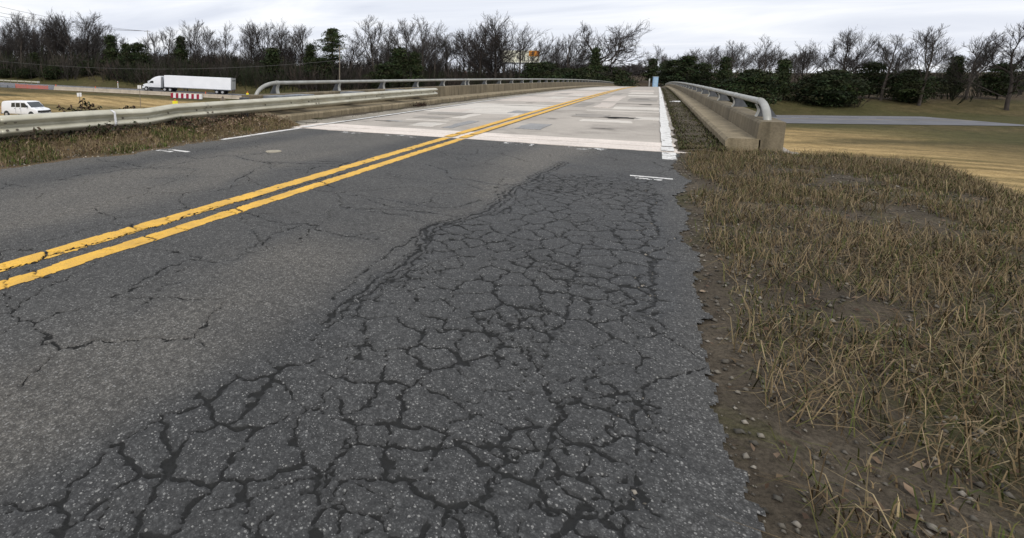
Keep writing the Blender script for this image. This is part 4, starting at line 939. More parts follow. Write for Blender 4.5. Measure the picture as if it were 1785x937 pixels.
# ------------------------------------------------------------------ van
vp = on_v(46, 203, 66.0); 
VB = math.radians(20); vh = RGT[:2] * math.cos(VB) - FH[:2] * math.sin(VB)
van = empty('van', (vp[0], vp[1], 0), math.atan2(vh[1], vh[0]), 'white passenger van parked below the left guardrail', 'van')
van.location.z = T(vp[0], vp[1]) ; van.scale = (1.14, 1, 1)
vprof = [(-2.75, 0.45), (-2.78, 1.0), (-2.68, 1.75), (-2.52, 2.02), (-2.2, 2.1), (0.75, 2.12), (1.15, 2.05), (1.95, 1.30), (2.55, 1.18), (2.85, 1.02), (2.92, 0.5), (2.2, 0.42)]
MB().prism(vprof, -1.0, 1.0).build('body', WBODY, van, 0.10, True)
MB().prism([(2.5, .38), (2.98, .40), (2.98, .62), (2.5, .62)], -1.0, 1.0).build('bumper', MGREY, van, 0.03)
MB().prism([(-2.9, .42), (-2.7, .42), (-2.7, .62), (-2.9, .62)], -1.0, 1.0).build('bumper', MGREY, van, 0.03)
MB().poly([(1.215, -0.86, 1.995), (1.215, 0.86, 1.995), (1.93, 0.92, 1.335), (1.93, -0.92, 1.335)]).poly([(1.20, -0.86, 1.98), (1.20, 0.86, 1.98), (1.915, 0.92, 1.32), (1.915, -0.92, 1.32)]).build('windscreen', GLASS, van)
for s_ in (-1, 1):
    y0, y1 = s_ * 1.002 - .008, s_ * 1.002 + .008
    MB().prism([(0.45, 1.32), (0.45, 1.90), (1.02, 1.90), (1.55, 1.34)], y0, y1).build('side_window', GLASS, van)
    MB().prism([(-0.38, 1.34), (-0.35, 1.90), (0.28, 1.90), (0.28, 1.34)], y0, y1).build('side_window', GLASS, van)
    MB().prism([(-1.12, 1.34), (-1.02, 1.88), (-0.5, 1.90), (-0.5, 1.34)], y0, y1).build('side_window', GLASS, van)
    for x in (0.36, -0.44): MB().box(x - .012, x + .012, y0, y1, 0.6, 1.95).build('door_gap', DGREY, van)
    for x in (0.25, -0.55): MB().box(x - .09, x + .03, y0 - .01, y1 + .01, 1.12, 1.18).build('door_handle', DGREY, van)
    MB().box(1.35, 1.5, s_ * 1.14 - .12, s_ * 1.14 + .12, 1.35, 1.6).build('mirror', DGREY, van, 0.02)
    for x in (-1.95, 1.9):
        MB().cyl((x, s_ * 0.985, 0.42), (0, 1, 0), 0.44, 0.05, 24).build('wheel_arch', DGREY, van)
        t = MB().tube([(0, -.12, 0), (0, -.08, 0), (0, .08, 0), (0, .12, 0)], [.31, .36, .36, .31], 22).build('wheel', TYRE, van); t.location = (x, s_ * 0.93, .36)
        MB().tube([(0, s_ * .11, 0), (0, s_ * .135, 0)], [.21, .19], 16).build('rim', RIM, t)
    MB().box(2.82, 2.93, s_ * .78 - .14, s_ * .78 + .14, .72, .98).build('headlight', GLASS, van, 0.02)
    MB().box(-2.80, -2.74, s_ * .9 - .07, s_ * .9 + .07, .9, 1.4).build('tail_light', REDM, van)
MB().box(2.86, 2.94, -.6, .6, .68, .96).build('grille', DGREY, van)
MB().box(1.9, 2.7, 0.1, .14, 1.245, 1.26).box(1.85, 2.5, -.6, -.56, 1.27, 1.29).build('wiper', DGREY, van)

# ------------------------------------------------------------------ highway furniture
BW = None
bl, br_ = on_v(95, 156.4, 110.0), on_v(430, 173.6, 104.0)
_, wbl = hw_sw(bl[0], bl[1]); _, wbr = hw_sw(br_[0], br_[1])
def bar_point(t): return bl * (1 - t) + br_ * t
BLEN = np.linalg.norm((br_ - bl)[:2]); bdir = (br_ - bl)[:2] / BLEN; BYAW = math.atan2(bdir[1], bdir[0])
nseg = 14; seglen = BLEN / nseg
JP = [(-0.30, 0), (-0.30, 0.08), (-0.19, 0.26), (-0.09, 0.81), (0.09, 0.81), (0.19, 0.26), (0.30, 0.08), (0.30, 0)]
def jersey_mesh(L):
    m = MB(); n = len(JP)
    for x in (0.02, L - 0.02):
        for (y, z) in JP: m.v.append((x, y, z))
    for k in range(n): m.f.append((k, (k + 1) % n, n + (k + 1) % n, n + k))
    m.f += [tuple(range(n))[::-1], tuple(range(n, 2 * n))]
    me_ = m.mesh('concrete_barrier'); me_.materials.append(BARRIER); return me_
JM = jersey_mesh(seglen)
ordn = ['first', 'second', 'third', 'fourth', 'fifth', 'sixth', 'seventh', 'eighth', 'ninth', 'tenth', 'eleventh', 'twelfth', 'thirteenth', 'fourteenth']
for i in range(nseg + 1):
    p = bl + np.array([bdir[0], bdir[1], 0]) * seglen * i; p[2] = bl[2] + (br_[2] - bl[2]) * i / nseg
    o = link('concrete_barrier', JM, None); o.location = (p[0], p[1], min(p[2], T(p[0], p[1]) + 0.1)); o.rotation_euler = (0, math.atan((bl[2] - br_[2]) / BLEN), BYAW)
    o.location.z = p[2]
    lab = 'tan concrete barrier, %s from the left end of the row along the highway' % ordn[i] if i < nseg else 'tan concrete barrier at the right end of the highway row, behind the guardrail'
    tag(o, lab, 'barrier', 'concrete barriers along the highway')
    if i in (0, 3, 11):
        l_ = MB().box(-0.06, 0.06, -0.04, 0.04, 0.80, 1.02).cyl((0, 0, 1.1), (0, 1, 0), 0.11, 0.05, 12).build('orange_reflector', ORANGEM, o); l_.location = (seglen * 0.12, 0, 0)
# earth berm that carries the barrier row
bs = np.linspace(-45, BLEN + 14, 40); bwv = [-3.2, -1.2, -0.5, 0.5, 1.5, 9]
v = []; 
for s_ in bs:
    for j, w_ in enumerate(bwv):
        p = bl[:2] + bdir * s_ + np.array([-bdir[1], bdir[0]]) * w_; zz = bl[2] + (br_[2] - bl[2]) * s_ / BLEN
        tz = T(p[0], p[1]); v.append((p[0], p[1], zz - 0.02 if 0 < j < 4 else (tz - 0.15 if j in (0, 5) else max(tz, min(zz, tz + .6)) - 0.05)))
n = len(bwv); f = [(i * n + j, i * n + j + 1, (i + 1) * n + j + 1, (i + 1) * n + j) for i in range(len(bs) - 1) for j in range(n - 1)]
tag(link('barrier_berm', np_mesh('barrier_berm', v, f, np.tile(np.array([[0.2, 0.5, 0.3]]), (len(v), 1))), GROUND), 'low grassy strip under the barrier row', kind='structure')
# red and white striped barricade in front of the row
sb0, sb1 = on_v(298.5, 170.2, 103.6), on_v(352.5, 173.0, 102.6); SL = np.linalg.norm((sb1 - sb0)[:2]); sdv = (sb1 - sb0)[:2] / SL
st = empty('striped_barricade', tuple(sb0), math.atan2(sdv[1], sdv[0]), 'red and white striped barricade standing in front of the concrete barriers', 'barricade')
st.rotation_euler = (0, math.atan((sb0[2] - sb1[2]) / SL), math.atan2(sdv[1], sdv[0])); npan = 12; pw = SL / npan
for i in range(npan):
    MB().box(i * pw + .004, (i + 1) * pw - .004, -0.25, 0.22, 0.06, 1.0).build('panel', REDM if i % 2 == 0 else WHITEM, st, 0.02)
MB().box(0, SL, -.3, .27, -0.35, 0.07).build('base', DGREY, st)
# orange mesh fence at the left end of the barrier row
fp = [on_v(x, y, 111.0) for x, y in ((28, 155.0), (48, 156.5), (68, 157.5), (84, 158.5))]
fn = empty('orange_mesh_fence', tuple(fp[0]), 0, 'orange plastic mesh safety fence left of the barrier row', 'fence')
fr = [Vector(p - fp[0]) for p in fp]
for p in fr: MB().tube([p + Vector((0, 0, -.5)), p + Vector((0, 0, 1.25))], 0.035, 6).build('post', ORANGEM, fn)
m = MB()
for a, b in zip(fr, fr[1:]):
    for k in range(9): z = Vector((0, 0, 0.12 + k * 0.125)); m.tube([a + z, (a + b) / 2 + z + Vector((0, 0, -0.06)), b + z], 0.022, 4)
    for k in range(15): q_ = a.lerp(b, k / 15); m.tube([q_ + Vector((0, 0, .1)), q_ + Vector((0, 0, 1.12))], 0.018, 4)
m.build('mesh', ORANGEM, fn)
# silt fence further left
fs = [on_v(x, y, 111.5) for x, y in ((-16, 153.5), (0, 154), (14, 154.5), (28, 155.0))]
fb = empty('dark_silt_fence', tuple(fs[0]), 0, 'low grey sheet fence with dark posts at the far left of the highway', 'fence'); q_ = [Vector(p - fs[0]) for p in fs]
for p in q_: MB().box(p.x - .06, p.x + .06, p.y - .06, p.y + .06, p.z - .4, p.z + .8).build('post', DGREY, fb)
for a, b in zip(q_, q_[1:]): MB().quadbox([a + Vector((0, 0, -.3)), b + Vector((0, 0, -.3)), b + Vector((0.02, .04, -.3)), a + Vector((0.02, .04, -.3)), a + Vector((0, 0, .62)), b + Vector((0, 0, .62)), b + Vector((0.02, .04, .62)), a + Vector((0.02, .04, .62))]).build('sheet', BLOCKM, fb)
# far guardrail on the opposite side of the highway
ga, gb = at_w(-30, 6.3)[0], at_w(66, 6.3)[0]
fg = empty('far_guardrail', tuple(gb), 0, 'pale guardrail across the highway at the far left', 'guardrail'); L_ = Vector(ga - gb); L_.z = float(hw_z(hw_sw(ga[0], ga[1])[0]) - hw_z(hw_sw(gb[0], gb[1])[0]))
u_ = L_.normalized(); nn = Vector((-u_.y, u_.x, 0))
MB().quadbox([nn * -.04 + Vector((0, 0, .42)), nn * .04 + Vector((0, 0, .42)), L_ + nn * .04 + Vector((0, 0, .42)), L_ - nn * .04 + Vector((0, 0, .42)), nn * -.04 + Vector((0, 0, .76)), nn * .04 + Vector((0, 0, .76)), L_ + nn * .04 + Vector((0, 0, .76)), L_ - nn * .04 + Vector((0, 0, .76))]).build('rail_beam', GALV, fg)
for k in range(9): p = L_ * (k / 8); MB().box(p.x - .08, p.x + .08, p.y - .08, p.y + .08, p.z - .6, p.z + .72).build('post', WOODPOST, fg)
MB().box(-.35, .35, -.2, .2, .3, .8).build('end_terminal', DOORM, fg, .03)
# marker posts, signs, yellow boxes
def on_ground(x, v):
    P = on_v(x, 132, v); return np.array([P[0], P[1], T(P[0], P[1])])
def sign(x, ytop, v, wpx, hpx, label, gap=True):
    b = on_ground(x, v); zt = on_v(x, ytop, v)[2]; zb = on_v(x, ytop + hpx, v)[2]; W = wpx / FPX * v
    r = empty('marker_sign', tuple(b), YAW, label, 'sign'); H_ = zt - b[2]; h0 = zb - b[2]
    MB().box(-.04, .04, -.03, .03, -0.4, H_ + .02).build('post', WOODPOST, r)
    for s_ in (-1, 1): MB().box(s_ * W / 4 - W * .21, s_ * W / 4 + W * .21, -.06, -.035, h0, H_).build('panel', WHITEM, r)
    return r
sign(136, 161.3, 78, 8.6, 6.6, 'small white double-panel sign on a post behind the spiky plant')
sign(242, 148.2, 86, 6.8, 6.0, 'small white double-panel sign on a thin post left of the lorry cab')
b = at_w(204.5, 7.5)[0]; mp_ = empty('marker_post', tuple(b), 0, 'thin white marker post at the far edge of the highway', 'post')
MB().box(-.08, .08, -.05, .05, -.3, 1.75).build('stake', WHITEM, mp_); MB().box(-.085, .085, -.06, -.05, 1.3, 1.6).build('reflector', ORANGEM, mp_)
def ybox(x, y0, y1, v, wpx, label, lamp=True):
    b = on_ground(x, v); z0 = on_v(x, y1, v)[2] - b[2]; z1 = on_v(x, y0, v)[2] - b[2]; W = wpx / FPX * v / 2
    r = empty('warning_box', tuple(b), YAW + .25, label, 'warning sign')
    MB().box(-W, W, -.12, .12, z0, z1).build('panel', YELLOWM, r, .03)
    for s_ in (-1, 1): MB().box(s_ * W * .7 - .03, s_ * W * .7 + .03, -.05, .05, -.4, z0 + .02).build('leg', DGREY, r)
    if lamp: MB().box(-W * .4, W * .2, -.06, .06, z1, z1 + .1).cyl((0, 0, z1 + .17), (0, 1, 0), .10, .10, 12).build('lamp', ORANGEM, r)
ybox(303, 175.5, 181.0, 74, 8.8, 'yellow warning board in the field in front of the striped barricade')
ybox(430.5, 161.8, 166.6, 90, 4.2, 'small yellow warning board with orange lamp left of the pipe railing')
b = on_ground(387, 70); zt = on_v(387, 166.5, 70)[2] - b[2]; zb = on_v(387, 174.5, 70)[2] - b[2]
tr = empty('triangular_marker', tuple(b), YAW, 'brown triangular marker poking up behind the guardrail', 'marker')
MB().prism([(-.42, zb), (.42, zb), (.0, zt)], -.03, .03).build('panel', WOODPOST, tr); MB().box(-.03, .03, -.06, -.031, -.4, zt - .1).box(-.03, .03, .031, .06, -.4, zt - .1).build('post', POSTM, tr)

# far end of the bridge: booth, posts
def far_thing(x, y, Y):
    d = ray(x, y); t = Y / d[1]; P = EYEP + d * t; return P
P = far_thing(1141.8, 147.2, 172); bz = T(P[0], P[1])
bt = empty('booth', (P[0], P[1], bz), 0.15, 'pale blue upright booth at the right beyond the bridge', 'booth')
BLUE = simple('pale_blue_plastic', (0.36, 0.56, 0.76), (0.28, 0.46, 0.66), 1.5, 0.5)
hb = far_thing(1141.8, 133.2, 172)[2] - bz
MB().box(-.62, .62, -.6, .6, 0.0, hb - .15).build('cabin', BLUE, bt, .03); MB().box(-.66, .66, -.64, .64, hb - .15, hb).build('roof', simple('pale_roof', (.62, .7, .78), None, 2, .5), bt, .05)
MB().box(-.45, .45, -.63, -.605, .1, hb - .35).build('door', simple('booth_door', (.45, .63, .80), None, 2, .5), bt); MB().box(-.75, .75, -.7, .7, -.3, 0.0).build('base', DGREY, bt)
for x, y0, y1, Y, lab in ((1131.6, 136.0, 147.6, 168, 'pale wooden post left of the pale blue booth'), (1097.5, 140.5, 150.5, 150, 'white marker post at the end of the yellow line')):
    P = far_thing(x, y1, Y); g = T(P[0], P[1]); z1 = far_thing(x, y0, Y)[2]
    r = empty('marker_post', (P[0], P[1], g), 0, lab, 'post'); MB().box(-.12, .12, -.1, .1, -.3, z1 - g).build('stake', DOORM, r, .02); MB().box(-.13, .13, -.115, -.1, (z1 - g) * .75, (z1 - g) * .9).build('reflector', WHITEM, r)
for x, lab in ((1087, 'small orange traffic drum nearest the left railing end'), (1091.5, 'small orange traffic drum beside the white marker post')):
    P = far_thing(x, 149.5, 152); g = T(P[0], P[1]); r = empty('traffic_drum', (P[0], P[1], g), 0, lab, 'drum'); h = max(.9, P[2] - g + .45)
    MB().tube([(0, 0, 0), (0, 0, h * .5), (0, 0, h)], [.32, .28, .22], 14).build('shell', ORANGEM, r); MB().tube([(0, 0, h * .55), (0, 0, h * .72)], [.285, .265], 14).build('band', WHITEM, r)
# guardrail leading off the far left end
ge = empty('end_guardrail', (-8.4, 146.5, zroad(146.5)), 0, 'short guardrail leading off the far left end of the bridge', 'guardrail')
MB().box(-.05, .05, 0, 22, .45, .78).build('rail_beam', GALV, ge)
for k in range(6): MB().box(-.2, -.05, k * 4.2 + .3, k * 4.2 + .5, -1.2, .74).build('post', WOODPOST, ge)
ge2 = empty('end_guardrail', (1.9, 146.5, zroad(146.5)), 0, 'short guardrail leading off the far right end of the bridge', 'guardrail')
MB().box(-.05, .05, 0, 16, .35, .68).build('rail_beam', GALV, ge2)
for k in range(4): MB().box(.05, .2, k * 4.2 + .3, k * 4.2 + .5, -1.2, .64).build('post', WOODPOST, ge2)

# ------------------------------------------------------------------ billboard, brick building, utility pole and wires
BV = 205.0; c0 = on_v(907.5, 98, BV); gz = T(c0[0], c0[1])
bb = empty('billboard', (c0[0], c0[1], gz), YAW, 'white billboard with orange corner panel and dark letters half hidden by trees', 'billboard')
k = BV / math.hypot(FPX, CY - 132); W = 66 * k; zt = z_for(87.5, BV) - gz; zb_ = z_for(108.5, BV) - gz
MB().box(-W / 2, W / 2, 0, .35, zb_, zt).build('board', simple('billboard_white', (.88, .86, .70), (.78, .76, .60), .3, .6), bb)
MB().box(W / 2 - 19 * k, W / 2 - .3, -.04, -.003, zt - 10 * k, zt - .1).build('orange_panel', simple('billboard_orange', (.85, .36, .03), (.50, .15, .02), .5, .6, lo=.4, hi=.6), bb)
MB().box(-W / 2, W / 2, -.9, .1, zb_ - .5, zb_ - .1).build('catwalk', DGREY, bb)
for i in range(4): x = -W * .4 + i * W * .8 / 3; MB().box(x - .18, x + .18, .4, .8, -.6, zt - 1).build('leg', POSTM, bb)
cu = bpy.data.curves.new('billboard_text', 'FONT'); cu.body = 'MILLS'; cu.size = 2.9; cu.extrude = .02; cu.align_x = 'RIGHT'
to = bpy.data.objects.new('tmp_text', cu); COL.objects.link(to); bpy.context.view_layer.update()
tme = bpy.data.meshes.new_from_object(to.evaluated_get(bpy.context.evaluated_depsgraph_get())); bpy.data.objects.remove(to)
tx = link('lettering', tme, DGREY, bb); tx.rotation_euler = (math.pi / 2, 0, 0); tx.location = (W / 2 - 2.2, -.03, zb_ + .55)

P, pv = at_w(803, 75); g = P[2]
hs_ = empty('brick_building', tuple(P), YAW + .1, 'low red brick building seen between trunks beyond the highway', 'building')
zt = z_for(127.5, pv) - g; Wd = 7.0
BRK = simple('brick_red', (0.30, 0.13, 0.085), (0.20, 0.09, 0.06), 3, .9)
MB().box(-Wd, Wd, 0, 7, -1, zt - .6).build('wall', BRK, hs_); rf = MB().box(-Wd - .4, Wd + .4, -.4, 7.4, zt - .6, zt - .2).build('roof', MGREY, hs_); MB().box(2.5, 3.3, 3, 3.8, zt - .2, zt + .8).build('chimney', BRK, rf)
for i in range(5):
    x = -Wd + 1.2 + i * 2.9; w_ = MB().box(x, x + 1.3, -.05, .02, zt - 2.3, zt - 1.1).build('window', GLASS, hs_); MB().box(x - .1, x + 1.4, -.12, -.051, zt - 2.45, zt - 2.31).build('sill', WHITEM, w_)
def upole(b, H_, label, arm=True):
    r = empty('utility_pole', tuple(b), YAW, label, 'utility pole')
    MB().tube([(0, 0, -.8), (0, 0, H_)], [.16, .11], 10).build('pole', WOODPOST, r)
    if arm:
        a_ = MB().box(-1.5, 1.5, -.06, .06, H_ - .75, H_ - .6).build('crossarm', DOORM, r)
        for x in (-1.35, -.5, .5, 1.35): MB().tube([(x, 0, H_ - .6), (x, 0, H_ - .42)], [.05, .04], 8).build('insulator', MGREY, a_)
    return r
b, v1 = at_w(592, 13); top1 = z_for(80, v1); upole(b, top1 - b[2], 'grey utility pole with crossarm beside the tall pine')
b2_, v2 = at_w(261, 120); top2 = z_for(52, v2); upole(b2_, top2 - b2_[2], 'distant utility pole with crossarm on the skyline above the lorry')
b3, v3 = at_w(-120, 13); top3 = z_for(88, v3); upole(b3, top3 - b3[2], 'utility pole left of the picture carrying the roadside wire')
b4, v4 = at_w(-95, 24); top4 = z_for(-22, v4); upole(b4, top4 - b4[2], 'tall utility pole left of the picture carrying the upper wires')
def wire(p0, p1, sag, r_, label):
    p0, p1 = Vector(p0), Vector(p1); pts = [p0.lerp(p1, t / 24) - Vector((0, 0, 4 * sag * (t / 24) * (1 - t / 24))) for t in range(25)]
    tag(MB().tube(pts, r_, 5).build('power_line', WIREM), label, 'power line', 'overhead wires')
R3 = Vector(RGT)
wire((b3[0], b3[1], top3 - .4), (b[0], b[1], z_for(104.5, v1)), 3.4, .035, 'lowest overhead wire sagging across the trees behind the lorry')
for i, (dy, lab) in enumerate(((0, 'top overhead wire crossing the sky at upper left'), (-3.0, 'second overhead wire from the top at upper left'), (-4.8, 'third overhead wire from the top at upper left'))):
    o_ = R3 * (-1.3 + i * 1.2)
    wire(Vector((b4[0], b4[1], top4 - .4 + dy)) + o_, Vector((b2_[0], b2_[1], top2 - .4)) + o_, 2.0, .055, lab)

# ------------------------------------------------------------------ trees
def norm(v): return v / max(np.linalg.norm(v), 1e-9)
def bare_tree(name, seed, H, spread=0.5, trunk=0.30, leaders=5, lean=0.0, thick=1.0, bark=None, twig=None, crook=0.10):
    """leafless tree: tapering trunk and limbs (part trunk) and branchwork (part crown); ~H metres tall"""
    r = np.random.default_rng(seed); tb, cb = MB(), MB()
    def path(p, d, L, n, wander, trop):
        pts = [p]
        for i in range(n):
            d = norm(d + r.normal(0, wander, 3) + np.array([0, 0, trop])); p = p + d * (L / n); pts.append(p)
        return pts, d
    def perp(d, ang):
        a = r.normal(0, 1, 3); a = norm(a - d * (a @ d)); return norm(d * math.cos(ang) + a * math.sin(ang))
    def at(pts, t): i = min(int(t * (len(pts) - 1)), len(pts) - 2); k_ = t * (len(pts) - 1) - i; return pts[i] * (1 - k_) + pts[i + 1] * k_, norm(pts[i + 1] - pts[i])
    R0 = 0.0115 * H * thick
    tp, td = path(np.array([0, 0, -0.6]), norm(np.array([lean, 0.3 * lean, 1])), H * (0.62 if trunk > .5 else .52), 9, crook * .35, 0.05)
    rad = list(np.linspace(R0 * 1.25, R0 * 0.55, len(tp))); rad[0] *= 1.25; tb.tube(tp, rad, 9, False)
    for li in range(leaders):
        t = trunk + (1 - trunk) * (li + 1) / leaders; p, d = at(tp, min(t, .999))
        last = li >= leaders - 1
        ang = r.uniform(.12, .3) if last else r.uniform(0.35, 0.85) * (0.6 + spread)
        L = H * (1.0 - t * 0.45) * r.uniform(0.46, 0.62) * (1.0 if last else 0.65 + 0.5 * spread)
        lp_, ld = path(p, perp(d, ang), L, 8, crook, 0.075); rr = R0 * (0.58 if last else 0.46)
        tb.tube(lp_, list(np.linspace(rr, rr * .25, len(lp_))), 6, False)
        nb = 8
        for bi in range(nb):
            t2 = 0.22 + 0.78 * (bi + r.uniform(0, .8)) / nb; p2, d2 = at(lp_, min(t2, .999)); L2 = L * r.uniform(.40, .62) * (1.25 - .6 * t2)
            bp, bd = path(p2, perp(d2, r.uniform(.4, .85)), L2, 5, crook * 1.1, .11); r2 = max(rr * .44 * (1.2 - t2 * .6), .026)
            cb.tube(bp, list(np.linspace(r2, r2 * .35, len(bp))), 4, False)
            for ci in range(6):
                t3 = .2 + .8 * (ci + r.uniform(0, .9)) / 6; p3, d3 = at(bp, min(t3, .999)); L3 = L2 * r.uniform(.36, .62)
                cp_, cd = path(p3, perp(d3, r.uniform(.35, .8)), L3, 4, crook * 1.2, .12); r3 = max(r2 * .48, .018)
                cb.tube(cp_, list(np.linspace(r3, r3 * .5, len(cp_))), 3, False)
                for di in range(5):
                    t4 = .2 + .8 * (di + r.uniform(0, .9)) / 5; p4, d4 = at(cp_, min(t4, .999))
                    dp, _ = path(p4, perp(d4, r.uniform(.3, .75)), max(L3 * r.uniform(.35, .7), .35), 2, crook, .14)
                    cb.tube(dp, [.018, .015, .010], 3, False)
    tm, cm = MB.mesh(tb, 'trunk', 0, True), MB.mesh(cb, 'crown')
    tm.materials.append(bark or BARK); cm.materials.append(twig or TWIG)
    zs = [v_[2] for v_ in cb.v]; return {'trunk': tm, 'crown': cm, 'h': float(np.percentile(zs, 99.7)), 'name': name}
def evergreen(name, seed, H, W, shape='cone', tufts=420, size=0.55, dark=1.0, bare=0.12):
    r = np.random.default_rng(seed); tb = MB().tube([(0, 0, -.6), (0, 0, H * .5), (0, 0, H * .97)], [.017 * H, .011 * H, .02], 8, False)
    P, S, C = [], [], []
    lob = r.uniform(0, 6.28, 6); amp = r.uniform(.15, .42, 6)
    for i in range(tufts):
        t = r.uniform(bare, 1.0) if shape != 'pine' else r.choice([r.uniform(.42, 1.0), r.uniform(.62, 1.0)])
        if shape == 'cone': rad = W * (1 - t) ** .95 * (1.05 if t > .25 else .6 + 1.8 * t) * (0.75 + 0.35 * math.sin(t * 23 + lob[0]))
        elif shape == 'round': rad = W * math.sin(math.pi * min(max((t - bare) / (1 - bare), .02), .98)) ** .55
        else: rad = W * (math.sin(math.pi * min(max((t - .38) / .62, .02), .98)) ** .6) * r.uniform(.35, 1.0)
        a = r.uniform(0, 6.28); rad *= 1 + sum(amp[k] * math.sin((k + 1) * a + lob[k] + 7 * t * (k % 3)) for k in range(6)) * .55
        q = rad * math.sqrt(r.uniform(.15, 1.0)); c = np.array([math.cos(a) * q, math.sin(a) * q, t * H + r.normal(0, .1)])
        if i % 9 == 0 and q > .4: tb.tube([(0, 0, max(c[2] - q * .25, .2)), tuple(c)], [.035, .012], 4, False)
        nl = 26; off = r.normal(0, 1, (nl, 3)) * np.array([size, size, size * .34]) * .8; off[:, 2] -= np.hypot(off[:, 0], off[:, 1]) * .15
        P.append(c + off); S.append(r.uniform(.12, .30, nl) * (size / .55)); lum = r.uniform(.55, 1.45)
        C.append(np.tile(np.array([.038, .050, .021]) * lum * dark * r.uniform(.8, 1.2, 3), (nl, 1)))
    P, S, C = np.concatenate(P), np.concatenate(S), np.concatenate(C); n = len(P)
    d1 = r.normal(0, 1, (n, 3)); d1 /= np.linalg.norm(d1, axis=1)[:, None]; d2 = r.normal(0, 1, (n, 3)); d2 /= np.linalg.norm(d2, axis=1)[:, None]
    v = np.stack([P - d1 * S[:, None], P + d1 * S[:, None] * .6 + d2 * S[:, None] * .5, P + d1 * S[:, None] * .6 - d2 * S[:, None] * .5], 1).reshape(-1, 3)
    cm = np_mesh('crown', v, np.arange(n * 3).reshape(-1, 3), np.repeat(C, 3, 0)); cm.materials.append(EVERG)
    tm = tb.mesh('trunk', 0, True); tm.materials.append(BARKD); return {'trunk': tm, 'crown': cm, 'h': H, 'name': name}
BARE = [bare_tree('bare_tree', 1, 16, .45, .34, 6), bare_tree('bare_tree', 2, 17, .7, .30, 7, .04), bare_tree('bare_tree', 3, 18, .3, .45, 6, -.03), bare_tree('bare_tree', 4, 15, .85, .25, 7, .05, 1.1),
        bare_tree('bare_tree', 5, 17, .5, .38, 6, .06, .9), bare_tree('bare_tree', 6, 16, .35, .5, 5, -.05, .85), bare_tree('bare_tree', 7, 17, 1.0, .22, 8, 0, 1.25, BARKD, TWIGD), bare_tree('bare_tree', 8, 17, .6, .3, 8, .02, 1.0, BARKD, TWIGD)]
OAK = bare_tree('bare_tree', 23, 15, 1.25, .38, 8, .05, 1.5, BARKD, TWIGD, .26)
CED = [evergreen('cedar_tree', 41, 10, 2.4, 'cone', 300), evergreen('cedar_tree', 42, 9, 2.8, 'cone', 300, .6, .9), evergreen('cedar_tree', 43, 8, 2.6, 'round', 280, .6, .8)]
PINE = evergreen('pine_tree', 44, 16, 3.2, 'pine', 300, .6, 1.15)
HOLLY = [evergreen('evergreen_bush', 45, 6, 3.0, 'round', 420, .6, .8, .02), evergreen('evergreen_bush', 46, 5, 3.6, 'round', 420, .6, .7, .02)]
def plant_tree(kind, p, height, rz, label, group=None, wide=1.0, cat='tree'):
    o = empty(kind['name'], (p[0], p[1], p[2]), rz, label, cat, group); s_ = height / kind['h']; o.scale = (s_ * wide, s_ * wide, s_)
    link('trunk', kind['trunk'], None, o); link('crown', kind['crown'], None, o); return o
trg = random.Random(77)
def tree_px(kind, x, ytop, w, label, group=None, wide=1.0, v=None, cat='tree'):
    if v is None: p, vv = at_w(x, w)
    else: P = on_v(x, 132, v); p = np.array([P[0], P[1], T(P[0], P[1])]); vv = v
    return plant_tree(kind, p, z_for(ytop, vv) - p[2], trg.uniform(0, 6.28), label, group, wide, cat)
FRONT = [  # prototype, column, top row, metres behind the highway, label
    (1, 8, 32, 26, 'broad bare tree at the far left edge of the picture'), (0, 38, 20, 30, 'tall bare tree near the left edge, above the far guardrail'), (4, 66, 22, 34, 'tall bare tree above the orange mesh fence'), (7, 98, 24, 26, 'bare tree above the first barriers of the row'),
    (3, 128, 20, 27, 'wide bare tree with the thickest crown in the left group'), (1, 152, 22, 32, 'tall bare tree at the right side of the left group'), (5, 182, 46, 36, 'slim bare tree right of the left group'), (2, 214, 58, 40, 'bare tree above the thin white marker post'),
    (0, 268, 56, 44, 'bare tree above the lorry bonnet'), (2, 291, 46, 38, 'slender bare tree above the lorry cab'), (1, 338, 36, 30, 'tall bare tree above the front of the trailer'), (4, 364, 44, 36, 'bare tree above the middle of the trailer'),
    (5, 392, 38, 32, 'upright bare tree above the back of the trailer'), (7, 437, 37, 28, 'fan-shaped bare tree right of the trailer'), (1, 462, 42, 33, 'bare tree above the start of the pipe railing'), (3, 496, 38, 34, 'wide bare tree above the first railing post'),
    (0, 522, 42, 38, 'bare tree left of the tall pine'), (5, 606, 58, 30, 'slim bare tree just right of the tall pine'), (6, 622, 80, 36, 'low bare tree in the gap right of the tall pine'), (2, 655, 27, 26, 'tall bare tree left of the gap, above the guardrail end'),
    (5, 678, 42, 30, 'narrow bare tree with leaning limbs above the guardrail'), (0, 702, 32, 25, 'tall forked bare tree above the guardrail'), (4, 735, 28, 24, 'tallest straight bare tree in the middle group'), (5, 757, 38, 27, 'leaning bare tree at the right of the middle group'),
    (2, 778, 58, 32, 'small bare tree above the guardrail end on the bridge'), (0, 808, 56, 30, 'bare tree over the brick building'), (7, 835, 40, 27, 'dense bare tree left of the billboard'), (6, 862, 25, 24, 'largest spreading bare tree left of the billboard'),
    (5, 882, 38, 26, 'dark bare tree in front of the left half of the billboard'), (5, 905, 42, 28, 'dark bare tree in front of the billboard'), (3, 930, 62, 34, 'bare tree at the right end of the billboard'), (5, 966, 62, 40, 'thin bare tree right of the billboard'),
    (1, 990, 54, 34, 'crooked bare tree left of the big oak'), (4, 1012, 70, 40, 'pale bare tree just left of the big oak')]
for (ki, x, yt, w_, lab) in FRONT: tree_px(BARE[ki], x, yt, w_, lab, 'bare trees along the highway', trg.uniform(1.05, 1.35))
tree_px(OAK, 1046, 37, 0, 'big crooked bare oak with ivy-dark base at the far left end of the bridge', None, 1.15, v=126)
